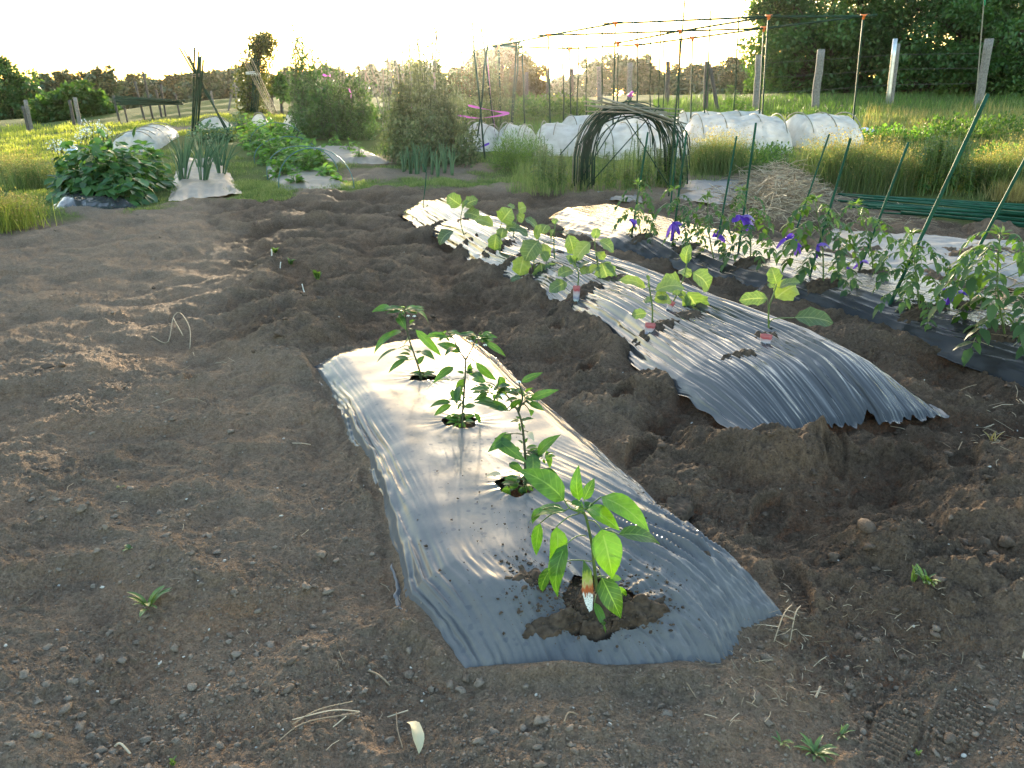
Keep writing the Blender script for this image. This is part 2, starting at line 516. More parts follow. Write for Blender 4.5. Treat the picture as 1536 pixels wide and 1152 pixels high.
# ---- soil and ground
def soilmat():
    m, nt, p, o = newmat("soil_and_turf")
    tc = N(nt, "ShaderNodeTexCoord")
    dry = N(nt, "ShaderNodeAttribute", attribute_name="dry"); gr = N(nt, "ShaderNodeAttribute", attribute_name="turf")  # dry holds soil moisture and the painted shading of bumps and hollows
    n1 = N(nt, "ShaderNodeTexNoise", Scale=2.2, Detail=8.0, Roughness=.65)
    n2 = N(nt, "ShaderNodeTexNoise", Scale=55.0, Detail=6.0, Roughness=.7)
    n3 = N(nt, "ShaderNodeTexNoise", Scale=150.0, Detail=4.0, Roughness=.75)
    vo = N(nt, "ShaderNodeTexVoronoi", Scale=120.0)
    for n in (n1, n2, n3, vo): nt.links.new(tc.outputs["Object"], n.inputs["Vector"])
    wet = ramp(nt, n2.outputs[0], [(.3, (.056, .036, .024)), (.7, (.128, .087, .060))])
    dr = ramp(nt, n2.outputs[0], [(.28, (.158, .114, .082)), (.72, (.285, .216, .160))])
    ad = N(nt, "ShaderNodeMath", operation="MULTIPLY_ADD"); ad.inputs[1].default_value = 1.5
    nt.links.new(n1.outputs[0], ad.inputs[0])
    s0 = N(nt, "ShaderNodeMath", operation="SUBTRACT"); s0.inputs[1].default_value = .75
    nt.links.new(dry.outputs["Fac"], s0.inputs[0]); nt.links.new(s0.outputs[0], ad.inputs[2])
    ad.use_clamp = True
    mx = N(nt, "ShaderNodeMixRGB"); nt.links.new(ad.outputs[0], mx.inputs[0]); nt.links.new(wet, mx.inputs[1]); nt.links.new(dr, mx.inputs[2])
    red = ramp(nt, n1.outputs[0], [(.45, (1, 1, 1)), (.7, (1.12, 1.0, .90))])
    mr = N(nt, "ShaderNodeMixRGB", blend_type="MULTIPLY"); mr.inputs[0].default_value = 1
    nt.links.new(mx.outputs[0], mr.inputs[1]); nt.links.new(red, mr.inputs[2])
    spk = ramp(nt, n3.outputs[0], [(.32, (.62, .62, .62)), (.5, (1, 1, 1)), (.7, (1.35, 1.33, 1.3))])
    ms = N(nt, "ShaderNodeMixRGB", blend_type="MULTIPLY"); ms.inputs[0].default_value = 1
    nt.links.new(mr.outputs[0], ms.inputs[1]); nt.links.new(spk, ms.inputs[2]); mr = ms
    # little pale grains
    gn = N(nt, "ShaderNodeTexVoronoi", Scale=75.0); nt.links.new(tc.outputs["Object"], gn.inputs["Vector"])
    gsp = ramp(nt, gn.outputs["Distance"], [(.035, (1, 1, 1)), (.06, (0, 0, 0))])
    sc = N(nt, "ShaderNodeSeparateColor"); nt.links.new(gn.outputs["Color"], sc.inputs[0])
    gth = N(nt, "ShaderNodeMath", operation="GREATER_THAN"); gth.inputs[1].default_value = .9; nt.links.new(sc.outputs[0], gth.inputs[0])
    gm = N(nt, "ShaderNodeMath", operation="MULTIPLY"); nt.links.new(gth.outputs[0], gm.inputs[0]); nt.links.new(gsp, gm.inputs[1])
    gmx = N(nt, "ShaderNodeMixRGB"); nt.links.new(gm.outputs[0], gmx.inputs[0]); nt.links.new(mr.outputs[0], gmx.inputs[1]); gmx.inputs[2].default_value = (.30, .27, .23, 1)
    turf = ramp(nt, n2.outputs[0], [(.3, (.055, .075, .018)), (.55, (.10, .12, .03)), (.75, (.15, .13, .06))])
    gf = N(nt, "ShaderNodeMixRGB"); nt.links.new(gr.outputs["Fac"], gf.inputs[0]); nt.links.new(gmx.outputs[0], gf.inputs[1]); nt.links.new(turf, gf.inputs[2])
    nt.links.new(gf.outputs[0], p.inputs["Base Color"])
    p.inputs["Roughness"].default_value = .95; p.inputs["Specular IOR Level"].default_value = .15
    b1 = N(nt, "ShaderNodeBump", Strength=1.0, Distance=.022); b2 = N(nt, "ShaderNodeBump", Strength=1.0, Distance=.014)
    b3 = N(nt, "ShaderNodeBump", Strength=.5, Distance=.004)
    nt.links.new(n2.outputs[0], b1.inputs["Height"]); nt.links.new(n3.outputs[0], b2.inputs["Height"]); nt.links.new(vo.outputs["Distance"], b3.inputs["Height"])
    nt.links.new(b1.outputs[0], b2.inputs["Normal"]); nt.links.new(b2.outputs[0], b3.inputs["Normal"]); nt.links.new(b3.outputs[0], p.inputs["Normal"])
    return m


M["soil"] = soilmat()
M["clod"] = simple("soil_clod", (.062, .045, .034), .95, .4, 30, spec=.15)


def clodmat():
    m, nt, p, o = newmat("soil_clod")
    a_ = N(nt, "ShaderNodeAttribute", attribute_name="rnd"); tc = N(nt, "ShaderNodeTexCoord"); no = N(nt, "ShaderNodeTexNoise", Scale=90.0, Detail=5.0, Roughness=.7)
    nt.links.new(tc.outputs["Object"], no.inputs["Vector"])
    c = ramp(nt, a_.outputs["Fac"], [(0, (.075, .050, .036)), (1, (.22, .175, .138))])
    v = ramp(nt, no.outputs[0], [(.3, (.7, .7, .7)), (.7, (1.25, 1.25, 1.25))])
    mm = N(nt, "ShaderNodeMixRGB", blend_type="MULTIPLY"); mm.inputs[0].default_value = 1
    nt.links.new(c, mm.inputs[1]); nt.links.new(v, mm.inputs[2]); nt.links.new(mm.outputs[0], p.inputs["Base Color"])
    b_ = N(nt, "ShaderNodeBump", Strength=1.0, Distance=.008); nt.links.new(no.outputs[0], b_.inputs["Height"]); nt.links.new(b_.outputs[0], p.inputs["Normal"])
    p.inputs["Roughness"].default_value = .95; p.inputs["Specular IOR Level"].default_value = .15
    return m


M["clod"] = clodmat()
M["dirt"] = simple("dark_moist_soil", (.062, .044, .032), .95, .45, 60, spec=.15)


def filmmat(name, base=(.018, .018, .02), rough=.2, ior=1.75, dust=.3, dustcol=(.34, .30, .26), spots=True, bump=.3, along=(1, 0, 0), lo_s=.25, spec=.5):
    m, nt, p, o = newmat(name)
    tc = N(nt, "ShaderNodeTexCoord"); uv = N(nt, "ShaderNodeUVMap")
    big = N(nt, "ShaderNodeTexNoise", Scale=2.6, Detail=4.0, Roughness=.6)
    fine = N(nt, "ShaderNodeTexNoise", Scale=38.0, Detail=5.0, Roughness=.7)
    for n in (big, fine): nt.links.new(tc.outputs["Object"], n.inputs["Vector"])
    at_ = N(nt, "ShaderNodeAttribute", attribute_name="rnd")
    bf = ramp(nt, big.outputs[0], [(.35, (.35, .35, .35)), (.65, (1, 1, 1))])
    ff = ramp(nt, fine.outputs[0], [(.35, (.55, .55, .55)), (.7, (1, 1, 1))])
    m1 = N(nt, "ShaderNodeMath", operation="MULTIPLY"); nt.links.new(bf, m1.inputs[0]); nt.links.new(ff, m1.inputs[1])
    m2 = N(nt, "ShaderNodeMath", operation="MULTIPLY"); nt.links.new(m1.outputs[0], m2.inputs[0]); nt.links.new(at_.outputs["Fac"], m2.inputs[1])
    m3 = N(nt, "ShaderNodeMath", operation="MULTIPLY"); m3.inputs[1].default_value = dust; nt.links.new(m2.outputs[0], m3.inputs[0])
    fac = m3.outputs[0]
    if spots:  # dried water marks
        mp = N(nt, "ShaderNodeMapping"); mp.inputs["Scale"].default_value = (1, 1, .2)
        nt.links.new(tc.outputs["Object"], mp.inputs[0])
        wn = N(nt, "ShaderNodeTexNoise", Scale=30.0, Detail=2.0); nt.links.new(tc.outputs["Object"], wn.inputs["Vector"])
        vm = N(nt, "ShaderNodeVectorMath", operation="MULTIPLY_ADD"); vm.inputs[1].default_value = (.02, .02, .02)
        nt.links.new(wn.outputs["Color"], vm.inputs[0]); nt.links.new(mp.outputs[0], vm.inputs[2])
        vo = N(nt, "ShaderNodeTexVoronoi", Scale=34.0); nt.links.new(vm.outputs[0], vo.inputs["Vector"])
        sp_ = ramp(nt, vo.outputs["Distance"], [(.2, (.15, .15, .15)), (.3, (1, 1, 1))])
        scs = N(nt, "ShaderNodeSeparateColor"); nt.links.new(vo.outputs["Color"], scs.inputs[0])
        keep = N(nt, "ShaderNodeMath", operation="GREATER_THAN"); keep.inputs[1].default_value = .45; nt.links.new(scs.outputs[0], keep.inputs[0])
        mxx = N(nt, "ShaderNodeMath", operation="MAXIMUM"); nt.links.new(keep.outputs[0], mxx.inputs[0]); nt.links.new(sp_, mxx.inputs[1])
        m4 = N(nt, "ShaderNodeMath", operation="MULTIPLY"); nt.links.new(fac, m4.inputs[0]); nt.links.new(mxx.outputs[0], m4.inputs[1])
        fac = m4.outputs[0]
    cm = N(nt, "ShaderNodeMixRGB"); nt.links.new(fac, cm.inputs[0]); cm.inputs[1].default_value = (*base, 1); cm.inputs[2].default_value = (*dustcol, 1)
    nt.links.new(cm.outputs[0], p.inputs["Base Color"])
    rr = N(nt, "ShaderNodeMath", operation="MULTIPLY_ADD"); rr.inputs[1].default_value = .28; rr.inputs[2].default_value = rough
    nt.links.new(fac, rr.inputs[0]); nt.links.new(rr.outputs[0], p.inputs["Roughness"])
    p.inputs["IOR"].default_value = ior; p.inputs["Specular IOR Level"].default_value = spec
    # fine drawn streaks: u across, v along the roll
    mp2 = N(nt, "ShaderNodeMapping"); mp2.inputs["Scale"].default_value = (60, 2.2, 1) if along[0] else (2.2, 60, 1)
    nt.links.new(uv.outputs[0], mp2.inputs[0])
    st = N(nt, "ShaderNodeTexNoise", Scale=1.0, Detail=4.0, Roughness=.55); nt.links.new(mp2.outputs[0], st.inputs["Vector"])
    lo = N(nt, "ShaderNodeTexNoise", Scale=14.0, Detail=3.0); nt.links.new(tc.outputs["Object"], lo.inputs["Vector"])
    b1 = N(nt, "ShaderNodeBump", Strength=bump, Distance=.006); b2 = N(nt, "ShaderNodeBump", Strength=lo_s, Distance=.006)
    nt.links.new(st.outputs[0], b1.inputs["Height"]); nt.links.new(lo.outputs[0], b2.inputs["Height"])
    nt.links.new(b1.outputs[0], b2.inputs["Normal"]); nt.links.new(b2.outputs[0], p.inputs["Normal"])
    return m


M["film1"] = filmmat("black_mulch_film_dusty", base=(.085, .088, .098), dust=.6, rough=.12, bump=.05, lo_s=.06, ior=1.36, dustcol=(.26, .235, .20), spec=.18)
M["film2"] = filmmat("black_mulch_film_streaked", base=(.035, .036, .04), dust=.06, rough=.13, spots=False, bump=.25, lo_s=.03, ior=1.55, spec=.36)
M["film3"] = filmmat("black_mulch_film_tomato", dust=.24, rough=.2, spots=True, bump=.2, lo_s=.12, ior=1.4, spec=.22)
M["film4"] = filmmat("weathered_mulch_film", base=(.08, .077, .078), dust=.7, rough=.5, spots=False, bump=.3, ior=1.4, dustcol=(.24, .225, .22))
M["filmpale"] = filmmat("dusty_straw_coloured_film", base=(.12, .11, .10), dust=.9, rough=.5, spots=False, bump=.3, ior=1.45, dustcol=(.27, .21, .14))


def clothmat():
    m, nt, p, o = newmat("white_row_cover")
    tc = N(nt, "ShaderNodeTexCoord"); no = N(nt, "ShaderNodeTexNoise", Scale=5.0, Detail=6.0); nt.links.new(tc.outputs["Object"], no.inputs["Vector"])
    c = ramp(nt, no.outputs[0], [(.3, (.55, .53, .50)), (.65, (.78, .77, .75))])
    nt.links.new(c, p.inputs["Base Color"]); p.inputs["Roughness"].default_value = .6
    uv = N(nt, "ShaderNodeUVMap"); wv = N(nt, "ShaderNodeTexNoise", Scale=1.0, Detail=5.0, Roughness=.6); nt.links.new(uv.outputs[0], wv.inputs["Vector"])
    b = N(nt, "ShaderNodeBump", Strength=.9, Distance=.06); nt.links.new(wv.outputs[0], b.inputs["Height"]); nt.links.new(b.outputs[0], p.inputs["Normal"])
    tr = N(nt, "ShaderNodeBsdfTranslucent"); nt.links.new(c, tr.inputs["Color"])
    mx = N(nt, "ShaderNodeMixShader", Fac=.5); nt.links.new(p.outputs[0], mx.inputs[1]); nt.links.new(tr.outputs[0], mx.inputs[2])
    tp = N(nt, "ShaderNodeBsdfTransparent"); mx2 = N(nt, "ShaderNodeMixShader", Fac=.12)
    nt.links.new(mx.outputs[0], mx2.inputs[1]); nt.links.new(tp.outputs[0], mx2.inputs[2])
    nt.links.new(mx2.outputs[0], o.inputs["Surface"])
    return m


M["cloth"] = clothmat()

# ------------------------------------------------------------------ sky and sun
SUN_PX = (716, 8)
sd = unit(ray(*SUN_PX))
SUN_EL = math.asin(sd[2]); SUN_AZ = math.atan2(sd[0], sd[1])
w = bpy.data.worlds.new("World"); scene.world = w; w.use_nodes = True
wn = w.node_tree; bg = wn.nodes["Background"]
sky = wn.nodes.new("ShaderNodeTexSky"); sky.sky_type = 'NISHITA'; sky.sun_disc = False
sky.sun_elevation = SUN_EL; sky.sun_rotation = SUN_AZ
sky.altitude = 100; sky.air_density = 1.2; sky.dust_density = 1.7; sky.ozone_density = 1.5
wn.links.new(sky.outputs[0], bg.inputs[0]); bg.inputs[1].default_value = .15
sun = bpy.data.objects.new("sun", bpy.data.lights.new("sun", 'SUN')); COL.objects.link(sun)
sun.data.energy = 2.0; sun.data.angle = rad(.6); sun.data.color = (1, .82, .57)
sun.rotation_euler = Vector([-v for v in sd]).to_track_quat('-Z', 'Y').to_euler()
sun.location = (0, 30, 20)
vs = scene.view_settings
vs.view_transform = 'Standard'; vs.look = 'None'; vs.exposure = 3.15; vs.gamma = 1; vs.use_curve_mapping = False
scene.cycles.use_denoising = True
scene.cycles.max_bounces = 6; scene.cycles.diffuse_bounces = 3; scene.cycles.glossy_bounces = 3
scene.cycles.transmission_bounces = 3; scene.cycles.transparent_max_bounces = 8


# ================================================================== GROUND
def poly_sd(x, y, poly):
    """signed distance to a polygon (negative inside)"""
    P = np.asarray(poly, float); n = len(P)
    d = np.full(x.shape, 1e9); inside = np.zeros(x.shape, bool)
    for i in range(n):
        a = P[i]; b = P[(i + 1) % n]; e = b - a
        wx = x - a[0]; wy = y - a[1]
        t = np.clip((wx * e[0] + wy * e[1]) / (e @ e), 0, 1)
        d = np.minimum(d, (wx - t * e[0]) ** 2 + (wy - t * e[1]) ** 2)
        c = ((a[1] > y) != (b[1] > y)) & (x < (b[0] - a[0]) * (y - a[1]) / (b[1] - a[1] + 1e-12) + a[0])
        inside ^= c
    return np.where(inside, -1, 1) * np.sqrt(d)


def wpoly(pts):
    return G0(*zip(*pts))[:, :2]


MOIST = wpoly([(330, 302), (620, 290), (930, 300), (1536, 340), (1800, 420), (1800, 800), (1420, 905), (1230, 965), (1195, 925), (900, 670), (700, 505), (462, 545), (370, 480), (375, 390)])
EDGE = wpoly([(-500, 400), (-250, 372), (0, 345), (80, 332), (150, 325), (250, 312), (350, 306), (450, 299), (600, 291), (740, 288), (860, 286), (930, 282), (1100, 268), (1250, 288), (1400, 335), (1536, 345), (1900, 390)])
EA = EDGE[:, 0] / EDGE[:, 1]; EY = EDGE[:, 1]
PATCH = [(g1(px, py)[:2], r) for px, py, r in
         [(560, 262, .9), (660, 262, .9), (700, 250, .7), (330, 190, 1.2), (430, 205, 1.2), (560, 240, .9), (260, 195, 1.2), (880, 260, .5),
          (1060, 285, 1.0), (1180, 300, 1.0), (1000, 225, 1.5), (1120, 222, 1.5), (860, 222, 1.2), (150, 318, .5), (310, 295, .5), (470, 290, .5)]]


def turf_at(x, y):
    a = x / np.maximum(y, .3)
    yb = np.interp(a, EA, EY)
    nz = fbm(x * 1.7, y * 1.7, 41, 3)
    t = sstep(-.12, .28, y - yb + .35 * nz)
    for c, r in PATCH:
        d = np.hypot(x - c[0], y - c[1]) / r
        t = t * sstep(.5, 1.1, d + .35 * nz)
    return t


PRINTS = []   # trodden footprints: centre, direction, depth
for px, py, dx, dy, dep in [(1150, 775, 55, -70, .03), (1300, 742, 40, -45, .034), (1440, 700, 30, -40, .025),
                            (1250, 700, -10, -40, .03), (1010, 640, 50, -40, .025), (960, 690, 40, -50, .02), (1430, 590, 30, -25, .018), (1390, 560, 30, -20, .015),
                            (1190, 885, -25, -55, .02), (1440, 1075, 40, -60, .009), (1340, 1090, 30, -70, .007), (560, 725, -5, -45, .016), (300, 565, 40, -30, .012),
                            (880, 560, 30, -40, .02), (930, 610, 35, -40, .022), (760, 470, 25, -25, .016), (1370, 700, -40, -30, .022),
                            (480, 470, 20, -20, .014), (1480, 640, 25, -25, .02), (830, 500, 25, -30, .02)]:
    a = G0(px, py)[:2]; b = G0(px + dx * .5, py + dy * .5)[:2]
    d = (b - a) / np.linalg.norm(b - a)
    PRINTS.append((a, d, dep))


def soil_detail(x, y):
    """everything the spade, rake and boots left in the tilled plot"""
    moist = 1 - sstep(-.2, .35, poly_sd(x, y, MOIST) + .2 * perlin(x * 2, y * 2, 77))
    A = .66 + .42 * moist
    front = sstep(3.2, 1.6, y) * sstep(.9, -.1, x)       # trampled flat in the near left
    A = A * (1 - .2 * front)
    wx = x + .12 * perlin(x * 2.1, y * 2.1, 5); wy = y + .12 * perlin(x * 2.1, y * 2.1, 6)
    h = .074 * perlin(wx * 1.3, wy * 1.3, 1) + .068 * perlin(wx * 2.9, wy * 2.9, 2)
    rid = 1 - np.abs(perlin(wx * 4.3 + .3 * wy, wy * 4.3, 3)) * 2
    h += .030 * rid * (.5 + perlin(x * 1.1, y * 1.1, 9))
    h += .014 * fbm(x * 10, y * 10, 4, 2) * 1.1
    h *= A
    lump = worley_bump(x * 9, y * 9, 21, .3) * .026 * np.clip(.2 + perlin(x * 1.4, y * 1.4, 31) * 1.5, 0, 1)
    lump = np.maximum(lump, worley_bump(x * 21, y * 21, 22, .5) * .016 * np.clip(.35 + perlin(x * 2.2, y * 2.2, 32) * 1.4, 0, 1))
    h = h + lump * (.55 + .6 * moist)
    h = h + (.008 * fbm(x * 27, y * 27, 7, 2) + .004 * perlin(x * 95, y * 95, 8)) * (.6 + .7 * moist)
    h = h + (.0075 * worley_bump(x * 48, y * 48, 23, .55) + .0045 * worley_bump(x * 95, y * 95, 24, .7)) * np.clip(.6 + perlin(x * 3, y * 3, 33), .15, 1.3)
    # spoil ridges pressed up along the middle film's near edge and front
    for c, d, dep in PRINTS:
        qx = (x - c[0]) * d[0] + (y - c[1]) * d[1]; qy = -(x - c[0]) * d[1] + (y - c[1]) * d[0]
        wdt = .046 + .008 * np.sin(qx * 20)
        e = np.sqrt((qx / .14) ** 2 + (qy / wdt) ** 2)
        ins = 1 - sstep(.8, 1.0, e)
        rim = np.exp(-((e - 1.15) / .16) ** 2)
        tread = .0032 * np.sign(np.sin(qx * 2 * math.pi / .019)) * ins
        h = h * (1 - .75 * ins) - dep * ins + dep * .45 * rim + tread
    return h


SPOIL = [(g1(px, py)[:2], r, hh) for px, py, r, hh in
         [(1190, 690, .16, .06), (1235, 690, .17, .07), (1300, 672, .18, .05), (1370, 660, .15, .05), (1120, 700, .18, .03), (1045, 610, .13, .035), (930, 530, .15, .03),
          (1290, 830, .12, .04), (1480, 850, .35, .05), (1230, 770, .15, .03), (1490, 750, .25, .05), (430, 485, .35, .05), (480, 500, .3, .05), (420, 395, .5, .03),
          (900, 690, .12, .02), (1040, 680, .16, .03)]]
HOLES = []   # planting holes cut in the films: centre, radius, depth
for px, py, r in [(635, 570, .058), (691, 637, .066), (775, 735, .066), (900, 905, .10)]:
    HOLES.append((g1(px, py)[:2], r))


def ground_height(x, y):
    base = T(x, y)
    det = soil_detail(x, y)
    tf = turf_at(x, y)
    fade = 1 - sstep(11, 18, y)
    det = det * (1 - .7 * tf) * fade + .05 * perlin(x * .5, y * .5, 55) * tf
    for b in BEDS:
        d = b.dist(x, y)
        det = det * (1 - .92 * (sstep(-.03, .03, d) if b is BED1 else sstep(.01, .07, d))) - .030 * sstep(.01, .09, d)
        det = det + (.016 + .022 * sstep(1.75, 1.45, y) if b is BED1 else .028) * np.exp(-((d + (.03 - .022 * sstep(1.75, 1.45, y) if b is BED1 else .03)) / .04) ** 2) * np.clip(.55 + 1.1 * perlin(x * 5, y * 5, 66), 0, 1.5)
        base = base + b.mound(x, y)
    for c, r, hh in SPOIL:
        q = np.exp(-((x - c[0]) ** 2 + (y - c[1]) ** 2) / (r * r))
        base = base + hh * q * (.75 + .6 * perlin(x * 9, y * 9, 61))
    for c, r in HOLES[:3]:
        q = np.hypot(x - c[0], y - c[1]) / r
        base = base - .06 * (1 - sstep(.75, 1.15, q))
    return base + det


def build_ground():
    rows = [.45]
    while rows[-1] < 420:
        y = rows[-1]
        k = .0036 if y < 4 else .0052 if y < 5.5 else (.0058 if y < 14 else (.012 if y < 40 else .05))
        rows.append(y * (1 + k))
    rows = np.array(rows)
    t = np.concatenate([np.linspace(-1.7, -.76, 90)[:-1], np.linspace(-.76, .76, 760), np.linspace(.76, 1.7, 90)[1:]])
    Y, A = np.meshgrid(rows, t, indexing="ij")
    X = A * (Y + .55 * np.exp(-Y))
    Z = ground_height(X.ravel(), Y.ravel()).reshape(X.shape)
    nr, nc = X.shape
    V = np.stack([X, Y, Z], -1).reshape(-1, 3)
    i = np.arange(nr - 1)[:, None] * nc; j = np.arange(nc - 1)[None, :]
    q = np.stack([i + j, i + j + 1, i + nc + j + 1, i + nc + j], -1).reshape(-1, 4)
    mb = MB(); mb.add(V, None, q)
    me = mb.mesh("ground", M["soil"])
    x = V[:, 0]; y = V[:, 1]
    sdm = poly_sd(x, y, MOIST)
    dry = .18 + .72 * sstep(-.35, .55, sdm + .3 * perlin(x * 1.8, y * 1.8, 71)) + np.clip(soil_detail(x, y) * 3.5, -.12, .25) * (y < 14)  # dryness by moist zone, plus relief shading painted in: crests lighter, hollows darker
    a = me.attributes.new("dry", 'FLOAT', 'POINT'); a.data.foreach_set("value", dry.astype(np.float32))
    a = me.attributes.new("turf", 'FLOAT', 'POINT'); a.data.foreach_set("value", turf_at(x, y).astype(np.float32))
    o = bpy.data.objects.new("ground", me); COL.objects.link(o); o["kind"] = "structure"
    return o


build_ground()
ICO = None


ICO1 = None


def ico_small():
    global ICO1
    if ICO1 is None:
        import bmesh
        bm = bmesh.new(); bmesh.ops.create_icosphere(bm, subdivisions=1, radius=1)
        ICO1 = (np.array([v.co for v in bm.verts]), np.array([[v.index for v in f.verts] for f in bm.faces])); bm.free()
    return ICO1


def ico():
    global ICO
    if ICO is None:
        import bmesh
        bm = bmesh.new(); bmesh.ops.create_icosphere(bm, subdivisions=2, radius=1)
        ICO = (np.array([v.co for v in bm.verts]), np.array([[v.index for v in f.verts] for f in bm.faces]))
        bm.free()
    return ICO


def lumps(mb, P, S, flat=.75, rn=None, small=False):
    V0, F0 = ico_small() if small else ico(); n = len(P); k = len(V0)
    ax = RNG.normal(size=(n, 1, 3)) * 1.7; ph = RNG.random((n, 1)) * 6
    dis = 1 + .30 * np.sin((V0[None] * ax).sum(-1) * 1.6 + ph) + .26 * np.sin((V0[None] * ax[:, :, ::-1] * 2.9).sum(-1) + ph * 2)
    sc = np.stack([1 + .4 * RNG.random(n), 1 - .25 * RNG.random(n), np.full(n, flat)], -1)[:, None, :]
    a = RNG.random(n) * 6.28; c, s = np.cos(a)[:, None], np.sin(a)[:, None]
    V = V0[None] * dis[..., None] * sc * np.asarray(S)[:, None, None]
    V = np.stack([V[..., 0] * c - V[..., 1] * s, V[..., 0] * s + V[..., 1] * c, V[..., 2]], -1) + P[:, None, :]
    F = (F0[None] + np.arange(n)[:, None, None] * k).reshape(-1, 3)
    mb.add(V.reshape(-1, 3), F, None, np.repeat(RNG.random(n) * .5 if rn is None else rn, k))


def clods():
    n = 6500
    px = RNG.random(n) * 1640 - 50; py = 300 + 900 * RNG.random(n) ** .8
    P = G(px, py)
    x, y = P[:, 0], P[:, 1]
    dens = .18 + .9 * np.clip(perlin(x * 1.6, y * 1.6, 91) + .2, 0, 1)
    ok = (RNG.random(n) < dens) & (turf_at(x, y) < .3)
    for b in BEDS: ok &= b.dist(x, y) < -.01
    P = P[ok]; x, y = P[:, 0], P[:, 1]
    S = .002 + .010 * RNG.random(len(P)) ** 6 + .0011 * y * RNG.random(len(P)) ** 2
    P[:, 2] = ground_height(x, y) + S * .25
    rn = np.clip(.1 + .75 * sstep(-.35, .55, poly_sd(x, y, MOIST)) + .2 * RNG.normal(size=len(P)), 0, 1)
    mb = MB(); lumps(mb, P, S, .6, rn)
    n = 26000
    P = G(RNG.random(n) * 1640 - 50, 420 + 760 * RNG.random(n) ** .8); ok = (RNG.random(n) < .25 + np.clip(perlin(P[:, 0] * 2.3, P[:, 1] * 2.3, 93) * 1.3 + .3, 0, 1))
    for b in BEDS: ok &= b.dist(P[:, 0], P[:, 1]) < -.005
    P = P[ok]; S = .0011 + .0035 * RNG.random(len(P)) ** 3; P[:, 2] = ground_height(P[:, 0], P[:, 1]) + S * .35
    rn = np.clip(.1 + .75 * sstep(-.35, .55, poly_sd(P[:, 0], P[:, 1], MOIST)) + .25 * RNG.normal(size=len(P)), 0, 1)
    lumps(mb, P, S, .75, rn, True)
    big = [(480, 455, .03), (75, 558, .035), (95, 562, .028), (60, 565, .025), (520, 545, .03), (508, 562, .022), (535, 540, .02), (600, 440, .02), (1292, 828, .035), (1298, 850, .022),
           (1250, 845, .025), (1500, 845, .03), (1470, 840, .022), (1440, 835, .018), (1420, 690, .02), (998, 1052, .014), (1480, 600, .02), (420, 530, .03), (385, 545, .02),
           (1060, 780, .016), (1240, 650, .02), (870, 540, .02), (650, 480, .025), (590, 480, .02), (230, 430, .02), (1210, 640, .025), (1170, 655, .02), (1310, 655, .018), (1350, 640, .014)]
    Pb = G([b[0] for b in big], [b[1] for b in big]); Sb = np.array([b[2] for b in big]) * .72
    Pb[:, 2] = ground_height(Pb[:, 0], Pb[:, 1]) + Sb * .3
    lumps(mb, Pb, Sb, .7, np.full(len(Pb), .2))
    stuff("soil_clods", mb, M["clod"])
    # pale grit
    n = 130
    P = G(RNG.random(n) * 1536, 380 + 770 * RNG.random(n)); ok = np.ones(n, bool)
    for b in BEDS: ok &= b.dist(P[:, 0], P[:, 1]) < -.02
    P = P[ok]; S = .0018 + .003 * RNG.random(len(P)) ** 2
    P[:, 2] = ground_height(P[:, 0], P[:, 1]) + S * .5
    mb = MB(); lumps(mb, P, S); stuff("pale_gravel", mb, M["pebble"])


clods()


# ================================================================== FILMS
def film(name, bed, nu, nv, mat, label, relief, holes=(), rag=.03, dustf=None, lift=.012, jag=.03):
    u = np.linspace(0, 1, nu); v = np.linspace(0, 1, nv)
    U, Vv = np.meshgrid(u, v, indexing="xy")
    # ragged outline
    eu = perlin(Vv * 23, Vv * 0 + 3.7, 201) + .6 * perlin(Vv * 71, Vv * 0 + 1.7, 202)
    ev = perlin(U * 9, U * 0 + 8.1, 203) + .6 * perlin(U * 33, U * 0 + 2.2, 204)
    U2 = .5 + (U - .5) * (1 + jag * eu * (np.abs(U - .5) * 2) ** 14 + jag * 1.3 * perlin(Vv * 5.5, Vv * 0 + 9.3 + (U > .5) * 7, 206) * (np.abs(U - .5) * 2) ** 5)
    V2 = .5 + (Vv - .5) * (1 + jag * .5 * ev * (np.abs(Vv - .5) * 2) ** 20)
    x, y, s, l = bed.point(U2, V2)
    d = np.maximum(bed.dist(x, y), 0)
    z = T(x, y) + bed.mound(x, y) + lift
    # edges run down into the soil, unevenly
    nz = perlin(x * 7, y * 7, 205)
    z = z - rag * (1 - sstep(.0, .05 + .03 * nz, d))
    wr, dust = relief(U, Vv, s, l, d, x, y)
    z = z + wr
    mb = MB()
    Vt = np.stack([x, y, z], -1).reshape(-1, 3)
    i = np.arange(nv - 1)[:, None] * nu; j = np.arange(nu - 1)[None, :]
    q = np.stack([i + j, i + j + 1, i + nu + j + 1, i + nu + j], -1).reshape(-1, 4)
    cen = Vt[q].mean(1)
    keep = np.ones(len(q), bool)
    for c, r in holes:
        dx = cen[:, 0] - c[0]; dy = cen[:, 1] - c[1]
        an = np.arctan2(dy, dx)
        keep &= np.hypot(dx, dy) > r * (1 + .12 * np.sin(an * 3 + c[0] * 9) + .06 * np.sin(an * 7))
    # torn slits
    q = q[keep]
    mb.add(Vt, None, q, np.clip(dust, 0, 1).ravel(), np.stack([U, Vv], -1).reshape(-1, 2) + .0001)
    return solo(name, mb, mat, label, "mulch film", loc=(*(bed.point(np.array(.5), np.array(.5))[:2]), 0))


def radial(x, y, c, k, amp, r0, r1, seed):
    dx = x - c[0]; dy = y - c[1]; r = np.hypot(dx, dy); a = np.arctan2(dy, dx)
    return amp * perlin(a * k, r * 1.5 + seed, seed) * np.exp(-np.maximum(r - r0, 0) / r1)


def rdg(x, y, seed, k=2.2):
    """sharp creases: -1 .. 1, narrow at the crest"""
    return 2 * np.clip(1 - np.abs(perlin(x, y, seed)) * 1.5, 0, 1) ** k - .6


